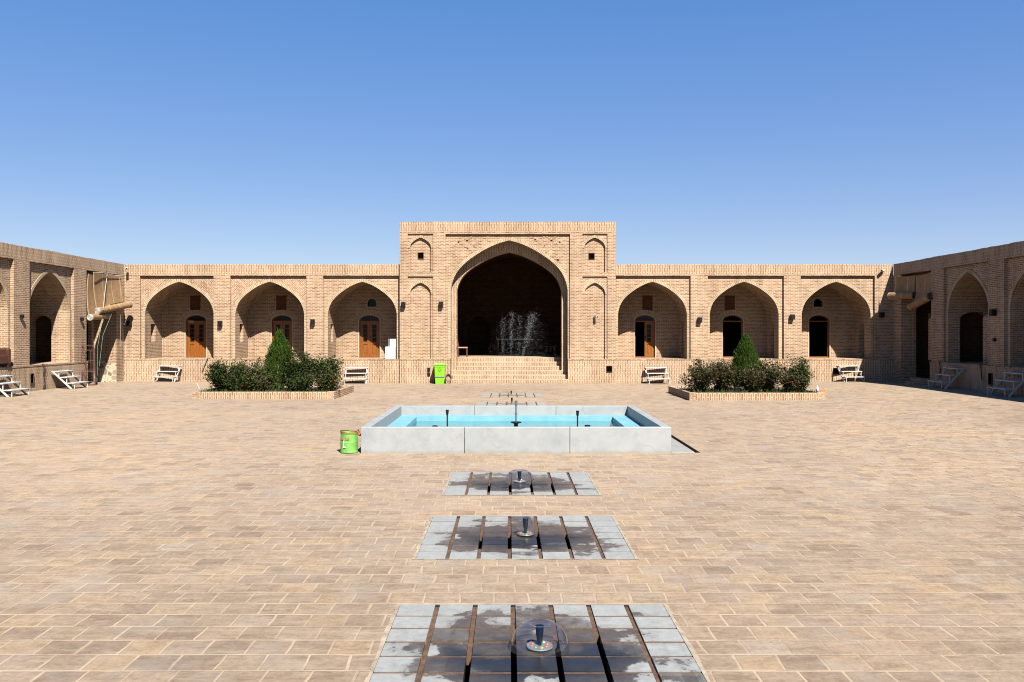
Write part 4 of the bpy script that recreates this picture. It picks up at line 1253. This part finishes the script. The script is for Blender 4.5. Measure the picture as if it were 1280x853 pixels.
blind('left reed blind whose rolled end sticks out past the corner', ((-17.68, 35.75, 4.92), (-17.62, 38.08, 4.92)), ((-17.72, 36.05, 3.4), (-17.47, 38.15, 3.76)),
      ((-17.64, 36.0, 3.26), (-17.32, 38.38, 3.62)), .145, M['reed_end'],
      [([(-17.64, 36.9, 4.9), (-17.55, 36.5, 4.1), (-17.44, 36.1, 3.3)], .015, M['rope']),
       ([(-17.56, 35.5, 4.88), (-17.58, 36.3, 4.92), (-17.56, 37.3, 4.88), (-17.52, 38.15, 4.9)], .016, M['rope']),
       ([(-17.45, 37.2, 3.5), (-17.5, 36.2, 2.2), (-17.5, 35.9, .9)],   .006, M['rope_green']),
       ([(-17.42, 37.6, 4.8), (-17.4, 37.7, 3.7), (-17.42, 37.65, 1.7)], .006, M['rope'])])
blind('left reed blind with the lower, shorter roll beside the pier', ((-17.76, 35.45, 4.82), (-17.76, 37.0, 4.82)), ((-17.76, 35.45, 3.1), (-17.72, 37.0, 3.1)),
      ((-17.68, 35.46, 2.98), (-17.66, 36.95, 3.08)), .14, M['reed_end'],
      [([(-17.55, 36.3, 3.0), (-17.6, 35.95, 1.7), (-17.62, 36.0, .5)], .006, M['rope_green'])])
blind('shaded reed blind with a level roll next to the right corner', ((17.47, 38.0, 4.87), (17.85, 36.88, 4.86)), ((17.42, 38.0, 4.1), (17.8, 36.88, 4.08)),
      ((17.28, 38.1, 4.0), (17.8, 36.88, 3.98)), .16, M['reed_dark'])
blind('shaded reed blind with a slanting roll beside the right pier', ((17.86, 36.82, 4.83), (17.9, 35.45, 4.9)), ((17.8, 36.82, 3.62), (17.82, 35.45, 3.98)),
      ((17.68, 36.95, 3.46), (17.72, 35.3, 3.86)), .16, M['reed_dark'])

# ------------------------------------------------------------------ loose objects
def wheelie_bin():
    x, y = X9(549.8, 38.3), 38.3
    root = thing('wheelie_bin', 'lime green wheeled bin left of the portal steps', 'bin', (x, y, 0), R(2))
    b = MB(); w0, w1, d0, d1, h = .19, .235, .2, .27, .84
    lo = [(-w0, -d0, .0), (w0, -d0, .0), (w0, d0*.7, .0), (-w0, d0*.7, .0)]; hi = [(-w1, -d1, h), (w1, -d1, h), (w1, d1, h), (-w1, d1, h)]
    for k in range(4): b.face([lo[k], lo[(k+1) % 4], hi[(k+1) % 4], hi[k]])
    b.face(lo[::-1]); b.face(hi); b.box(-w1 - .015, w1 + .015, -d1 - .015, d1 + .015, h - .06, h - .002)
    b.build('body', M['lime'], root, bevel=.012)
    b = MB(); b.box(-w1 - .03, w1 + .03, -d1 - .04, d1 + .03, h, h + .07)
    b.box(-w1 + .01, w1 - .01, -d1 + .02, d1 - .02, h + .07, h + .11); b.build('lid', M['lime'], root, bevel=.025)
    def fy(z): return -d0 - (d1 - d0)*z/h - .004
    def fx(z): return w0 + (w1 - w0)*z/h
    b = MB(); z = .33; b.box(-fx(z) - .012, fx(z) + .012, fy(z) - .016, fy(z) + .2, z - .022, z + .022); b.build('band', M['disc'], root)
    for s in (-1, 1):
        wv = MB(); c = Vector((s*(w0 + .05), .2, .1))
        pr = [(0, -.03), (.1, -.03), (.1, .03), (0, .03)]
        for i in range(3):
            for k in range(16):
                t0, t1 = 2*math.pi*k/16, 2*math.pi*(k+1)/16
                g = lambda p, t: c + Vector((p[1], p[0]*math.cos(t), p[0]*math.sin(t)))
                wv.face([g(pr[i], t0), g(pr[i], t1), g(pr[i+1], t1), g(pr[i+1], t0)])
        wv.build('wheel', M['rubber'], root)
    # recycling arrows: three bent arrows
    sy = MB(); zc = .62
    for k in range(3):
        a0 = R(90 + 120*k + 18); a1 = R(90 + 120*k + 84)
        pr = [a0 + (a1 - a0)*i/5 for i in range(6)]
        Pq = lambda t, r: (r*math.cos(t), fy(zc + r*math.sin(t)) - .004, zc + r*math.sin(t))
        for t0, t1 in zip(pr, pr[1:]): sy.face([Pq(t0, .042), Pq(t1, .042), Pq(t1, .064), Pq(t0, .064)])
        sy.face([Pq(a1, .034), Pq(a1, .072), Pq(a1 + R(24), .053)])
    for i, wdt in enumerate((.022, .016, .022, .014, .02)):
        sy.box(-.085 + i*.036, -.085 + i*.036 + wdt, fy(.735) - .006, fy(.735) - .002, .724, .746)
    sy.build('recycling_mark', M['dark_green'], root)
wheelie_bin()

o = thing('hose_coil', 'coil of dark hose leaning on the base beside the green bin', 'hose', (X9(560.5, 38.55), 38.55, .27))
m = MB()
for q in range(3):
    m.tube([(.13*math.cos(t) + q*.008, .05 - q*.022 + .05*math.sin(t), .17*math.sin(t)) for t in [2*math.pi*k/20 for k in range(21)]], .016, 6, cap=False)
m.tube([(-.13, .02, -.05), (-.2, -.05, -.2), (-.3, -.1, -.255)], .016, 6)
m.build('hose', simple('brown_hose', (.12, .09, .05), .6), o)

def bucket():
    root = thing('paint_bucket', 'dented green tin bucket standing beside the marble pool', 'bucket', (-3.08, 16.2, 0))
    b = MB(); r, h = .165, .40
    def jit(q): return Vector((q.x*(1 + .03*math.sin(q.z*9)), q.y, q.z + (.03*max(0, -q.x)/r - .012 if q.z > h - .02 else 0)))
    b.lathe([(0, .004), (r - .012, .004), (r, .012), (r, .035), (r - .004, .045), (r - .004, .2), (r, .21), (r - .004, .22), (r - .004, h - .03), (r + .004, h - .018), (r + .004, h), (r - .014, h), (r - .018, h - .08), (0, h - .085)], 28, jit=jit)
    b.build('tin', M['green_tin'], root)
    b = MB(); b.lathe([(r - .012, h + .004), (r + .009, h + .008), (r + .009, h - .01)], 24, jit=lambda q: Vector((q.x, q.y, q.z + .028*max(0, -q.x)/r)))
    b.build('rusty_rim', M['rust'], root)
    b = MB(); b.lathe([(0, 0), (.13, .004), (.145, .02), (.14, .035)], 18); lid = b.build('bent_lid', M['rust'], root)
    lid.location = (.16, .04, h - .03); lid.rotation_euler = (R(10), R(66), R(8)); lid.scale = (.5, .4, 1)
    # smeared lettering and drips on the front
    def q(t, z, dr=.004): a = R(-90) + t; return Vector(((r + dr)*math.cos(a), (r + dr)*math.sin(a), z))
    t_ = MB(); rnd = random.Random(2); t0 = -.78
    def st(a, b): t_.tube([q(*a), q(*b)], .0042, 5)
    gl = [[((0, 0), (0, 1)), ((0, .55), (.5, .55)), ((.5, .55), (.5, 0))],
          [((0, .3), (.5, .3)), ((.5, .3), (.4, .6)), ((.4, .6), (0, .5)), ((0, .5), (0, .05)), ((0, .05), (.5, 0))], None,
          [((0, 0), (0, 1)), ((0, 1), (.45, .8)), ((.45, .8), (0, .5)), ((0, .5), (.5, .2)), ((.5, .2), (0, 0))],
          [((0, 0), (0, .55)), ((0, .55), (.5, .55)), ((.5, .55), (.5, 0)), ((0, .02), (.5, .02))],
          [((.5, 0), (.5, 1)), ((.5, .5), (0, .45)), ((0, .45), (0, 0)), ((0, 0), (.5, 0))]]
    t = t0
    for g in gl:
        if g:
            for a, b_ in g: st((t + a[0]*.22, .262 + a[1]*.055), (t + b_[0]*.22, .262 + b_[1]*.055))
        t += .165
    t_.build('lettering', M['pink'], root)
    d = MB(); d.tube([q(-.42, .27, .003), q(-.5, .19, .003), q(-.58, .10, .003)], .006, 5); d.tube([q(-.5, .12, .003), q(-.3, .125, .003), q(-.18, .11, .003)], .013, 5)
    d.build('paint_drip', M['drip'], root)
bucket()

def cartons():
    o = thing('white_box', 'larger white box standing on the platform edge by the portal', 'box', (X9(488.5, 39.2), 39.25, PT))
    b = MB(); b.box(-.235, .235, -.2, .2, 0, .56); b.build('box_body', M['carton'], o, bevel=.01)
    b = MB()
    for i, w in enumerate((.05, .03, .03, .04, .03)): b.box(-.18 + i*.065, -.18 + i*.065 + w, -.204, -.201, .085, .105)
    b.build('printed_line', M['carton_print'], o)
    o = thing('white_box', 'smaller white box lying on top of the larger box', 'box', (X9(490.5, 39.2), 39.3, PT + .56), R(28))
    b = MB(); b.box(-.17, .2, -.16, .16, 0, .36); b.build('box_body', M['carton'], o, bevel=.008)
    b = MB(); b.face([(.203, -.13, .3), (.203, .1, .26), (.203, .1, .34), (.203, -.13, .35)]); b.build('tape', M['carton_print'], o)
cartons()

def hand_truck():
    root = thing('hand_truck', 'maroon sack truck leaning on the pier in the left corner', 'hand truck', (-17.48, 34.95, ground_z(-17.48, 34.95)), R(35))
    L = lambda z: .0 + z*.16
    f = MB(); w = .25; H = 1.62
    for s in (-1, 1): f.tube([(s*w, -L(0), .05), (s*w, L(H)-.0, H - .1), (s*w*.8, L(H)+.0, H), (0, L(H), H + .02)], .02, 7)
    for z in (.15, .55, .62, 1.0, 1.45): f.tube([(-w, L(z), z), (w, L(z), z)], .014, 6)
    for x in (-.1, .1): f.tube([(x, L(.6), .6), (x, L(1.45), 1.45)], .010, 6)
    f.build('frame', M['maroon'], root)
    t = MB(); t.box(-.27, .27, -.28, .0, .015, .035); t.build('toe_plate', M['maroon'], root)
    for s in (-1, 1):
        wv = MB(); c = Vector((s*.30, .14, .16))
        pr = [(0, -.04), (.07, -.045), (.16, -.04), (.16, .04), (.07, .045), (0, .04)]
        for i in range(5):
            for k in range(20):
                t0, t1 = 2*math.pi*k/20, 2*math.pi*(k+1)/20
                g = lambda p, t: c + Vector((p[1], p[0]*math.cos(t), p[0]*math.sin(t)))
                wv.face([g(pr[i], t0), g(pr[i], t1), g(pr[i+1], t1), g(pr[i+1], t0)])
        wo = wv.build('wheel', M['rubber'], root)
        hb = MB(); c2 = c
        pr2 = [(0, s*.052), (.06, s*.05), (.065, s*.046)]
        for i in range(2):
            for k in range(14):
                t0, t1 = 2*math.pi*k/14, 2*math.pi*(k+1)/14
                g = lambda p, t: c2 + Vector((p[1], p[0]*math.cos(t), p[0]*math.sin(t)))
                hb.face([g(pr2[i], t0), g(pr2[i], t1), g(pr2[i+1], t1), g(pr2[i+1], t0)])
        hb.build('hub', M['disc'], wo)
hand_truck()

def armchair():
    root = thing('armchair', 'brown leather armchair on the left platform at the photo edge', 'armchair', (-18.05, 29.28, PT), R(90))
    b = MB(); b.box(-.42, .42, -.4, .4, .12, .42); b.build('seat', M['leather'], root, bevel=.05, seg=3)
    b = MB(); b.box(-.45, .45, .22, .48, .15, 1.05); b.build('backrest', M['leather'], root, bevel=.09, seg=3)
    for s in (-1, 1):
        b = MB(); x = s*.42; b.box(x - .1, x + .1, -.42, .3, .1, .66); b.build('arm', M['leather'], root, bevel=.07, seg=3)
    for sx in (-1, 1):
        for sy in (-1, 1):
            b = MB(); b.box(sx*.38 - .03, sx*.38 + .03, sy*.34 - .03, sy*.34 + .03, 0, .13); b.build('leg', M['maroon'], root)
armchair()

def chair(x, y, rz, label):
    root = thing('chair', label, 'chair', (x, y, 1.152), rz)
    b = MB(); b.box(-.23, .23, -.23, .23, .43, .49); b.build('seat', simple('seat_pad', (.42, .22, .14), .7), root, bevel=.015)
    for sx in (-1, 1):
        b = MB(); b.bar((sx*.2, -.2, 0), (sx*.2, -.2, .43), .045, .045); b.build('leg', M['maroon'], root)
        b = MB(); b.bar((sx*.2, .2, 0), (sx*.2, .2, .45), .045, .045); b.build('leg', M['maroon'], root)
        b = MB(); b.bar((sx*.2, .2, .45), (sx*.2, .30, .98), .045, .045); b.build('back_post', M['maroon'], root)
    b = MB(); b.bar((-.2, .29, .93), (.2, .29, .93), .04, .1); b.bar((-.2, .25, .7), (.2, .25, .7), .03, .06); b.build('back_rail', M['maroon'], root)
chair(X9(578.5, 40.75), 40.75, R(90), 'maroon wooden chair at the left edge of the dark portal hall')

def table(x, y, w, d, h, label, topm):
    root = thing('table', label, 'table', (x, y, 1.152))
    b = MB(); b.box(-w/2, w/2, -d/2, d/2, h - .04, h); b.build('tabletop', topm, root)
    for sx in (-1, 1):
        for sy in (-1, 1):
            b = MB(); b.bar((sx*(w/2 - .08), sy*(d/2 - .08), 0), (sx*(w/2 - .08), sy*(d/2 - .08), h - .04), .05, .05); b.build('leg', M['maroon'], root)
table(X9(644, 44), 44, 1.95, .7, .86, 'long table with cream top in the dark hall behind the spray', M['cloth'])
table(X9(688, 42.5), 42.5, .55, .5, .5, 'low small table at the right side of the dark hall', M['maroon'])

o = thing('plastic_pipe', 'short white pipe leaning at the left end of the left flower bed', 'pipe', (-10.9, 29.75, .2))
b = MB(); b.tube([(0, 0, .02), (-.13, -.1, .36)], .022, 8); b.build('tube', M['white_paint'], o)
o = MB()
for i in range(7):
    t = 2*math.pi*i/7; o.face([(0, 0, .09), (.14*math.cos(t), .10*math.sin(t), .012 + .02*(i % 2)), (.14*math.cos(t + .9), .1*math.sin(t + .9), .012)])
oo = o.build('cloth_bundle', M['orange']); oo.location = (X9(1027, 29.4), 29.15, .27); tag(oo, 'small orange rag on the kerb of the right flower bed', 'rag')
o = MB()
for i in range(6):
    t = 2*math.pi*i/6; o.face([(0, 0, .07), (.11*math.cos(t), .09*math.sin(t), .008), (.11*math.cos(t + 1.05), .09*math.sin(t + 1.05), .008)])
oo = o.build('cloth_bundle', M['yellow']); oo.location = (16.82, 33.1, ground_z(17, 33) + .32); tag(oo, 'small yellow rag on the lowest tread of shaded steps', 'rag')
o = MB(); o.lathe([(0, 0), (.045, .003), (.05, .14), (.03, .18), (.015, .2), (.015, .23), (0, .23)], 12)
oo = o.build('plastic_bottle', M['carton'], smooth=True); oo.location = (X9(1018, 29.4), 29.12, .27); tag(oo, 'white plastic bottle beside the orange rag', 'bottle')

def cable(label, pts):
    m = MB(); p0 = Vector(pts[0]); m.tube([Vector(p) - p0 for p in pts], .018, 6)
    o = m.build('electric_cable', M['rubber']); o.location = p0; tag(o, label, 'cable', 'cables hanging over the platforms')
cable('black cable hanging over the left platform below the pier', [(-17.72, 31.9, 1.13), (-17.68, 32.0, 1.11), (-17.69, 31.95, .75), (-17.7, 32.05, .4), (-17.68, 31.9, .2)])
cable('dark cable hanging over the platform edge beneath the leftmost arch', [(-13.85, 38.95, 1.14), (-13.9, 38.78, 1.15), (-14.05, 38.79, .8), (-14.15, 38.8, .55)])
cable('dark cable hanging over the shaded right platform by its corner', [(17.78, 34.6, 1.14), (17.69, 34.5, 1.12), (17.7, 34.45, .8), (17.69, 34.55, .5)])
cable('dark cable hanging over the shaded right platform between two steps', [(17.78, 31.6, 1.14), (17.69, 31.5, 1.12), (17.7, 31.45, .7), (17.69, 31.4, .55)])

# one common albedo level for masonry, paint and stone (the picture is exposed for it)
for m_ in bpy.data.materials:
    if not m_.use_nodes or 'leaf' in m_.name: continue
    for n_ in list(m_.node_tree.nodes):
        if n_.type == 'BSDF_PRINCIPLED':
            sk = n_.inputs['Base Color']
            if sk.links:
                src = sk.links[0].from_socket
                m_.node_tree.links.new(mix(m_.node_tree, 1., src, (ALB, ALB, ALB), 'MULTIPLY'), sk)
            else:
                sk.default_value = tuple(c*ALB for c in sk.default_value[:3]) + (1,)

# ------------------------------------------------------------------ light, sky, camera
d = Vector((-.33, .87, -1.0)).normalized()
sl = bpy.data.lights.new('sun', 'SUN'); sl.energy = 5.0; sl.angle = R(.53); sl.color = (1, .955, .88)
so = bpy.data.objects.new('sun', sl); COL.objects.link(so); so.rotation_euler = d.to_track_quat('-Z', 'Y').to_euler(); so.location = (10, -20, 30)
w = bpy.data.worlds.new('World'); scene.world = w; w.use_nodes = True
nt = w.node_tree; bg = nt.nodes['Background']
sky = nt.nodes.new('ShaderNodeTexSky'); sky.sky_type = 'NISHITA'; sky.sun_disc = False
sky.sun_elevation = math.asin(-d.z); sky.sun_rotation = math.atan2(-d.x, -d.y)
sky.altitude = 900; sky.air_density = 1.0; sky.dust_density = .35; sky.ozone_density = 2.0
hs = nt.nodes.new('ShaderNodeHueSaturation'); hs.inputs['Saturation'].default_value = 1.42
nt.links.new(sky.outputs[0], hs.inputs['Color']); gm = nt.nodes.new('ShaderNodeGamma'); gm.inputs[1].default_value = .64
nt.links.new(hs.outputs[0], gm.inputs[0])
tn = nt.nodes.new('ShaderNodeMix'); tn.data_type = 'RGBA'; tn.blend_type = 'MULTIPLY'; tn.inputs[0].default_value = 1
nt.links.new(gm.outputs[0], tn.inputs[6]); tn.inputs[7].default_value = (.98, .84, .95, 1)
sp_ = nt.nodes.new('ShaderNodeSeparateColor'); cb_ = nt.nodes.new('ShaderNodeCombineColor'); nt.links.new(tn.outputs[2], sp_.inputs[0])
for i_, (e_, k_) in enumerate(((.82, 1.056), (.925, 1.068), (.61, 1.648))):
    nt.links.new(math_(nt, 'MULTIPLY', math_(nt, 'POWER', sp_.outputs[i_], e_), k_), cb_.inputs[i_])
nt.links.new(cb_.outputs[0], bg.inputs[0]); bg.inputs[1].default_value = .0745
cam = bpy.data.cameras.new('camera'); co = bpy.data.objects.new('camera', cam); COL.objects.link(co)
co.location = (0, 0, 2.3); co.rotation_euler = (R(90), 0, 0)
cam.sensor_width = 36; cam.lens = 36*1050/1280; cam.shift_x = 4/1280; cam.shift_y = -9.5/1280
cam.clip_end = 3000; cam.clip_start = .05
scene.camera = co
vs = scene.view_settings; vs.view_transform = 'Standard'; vs.look = 'None'; vs.gamma = 1; vs.exposure = 1.73; vs.use_curve_mapping = False
cy = scene.cycles
cy.diffuse_bounces = 1; cy.glossy_bounces = 3; cy.transparent_max_bounces = 12; cy.max_bounces = 6
cy.caustics_reflective = False; cy.caustics_refractive = False
cy.use_denoising = True; cy.filter_width = 1.05
try: cy.denoiser = 'OPENIMAGEDENOISE'
except Exception: pass
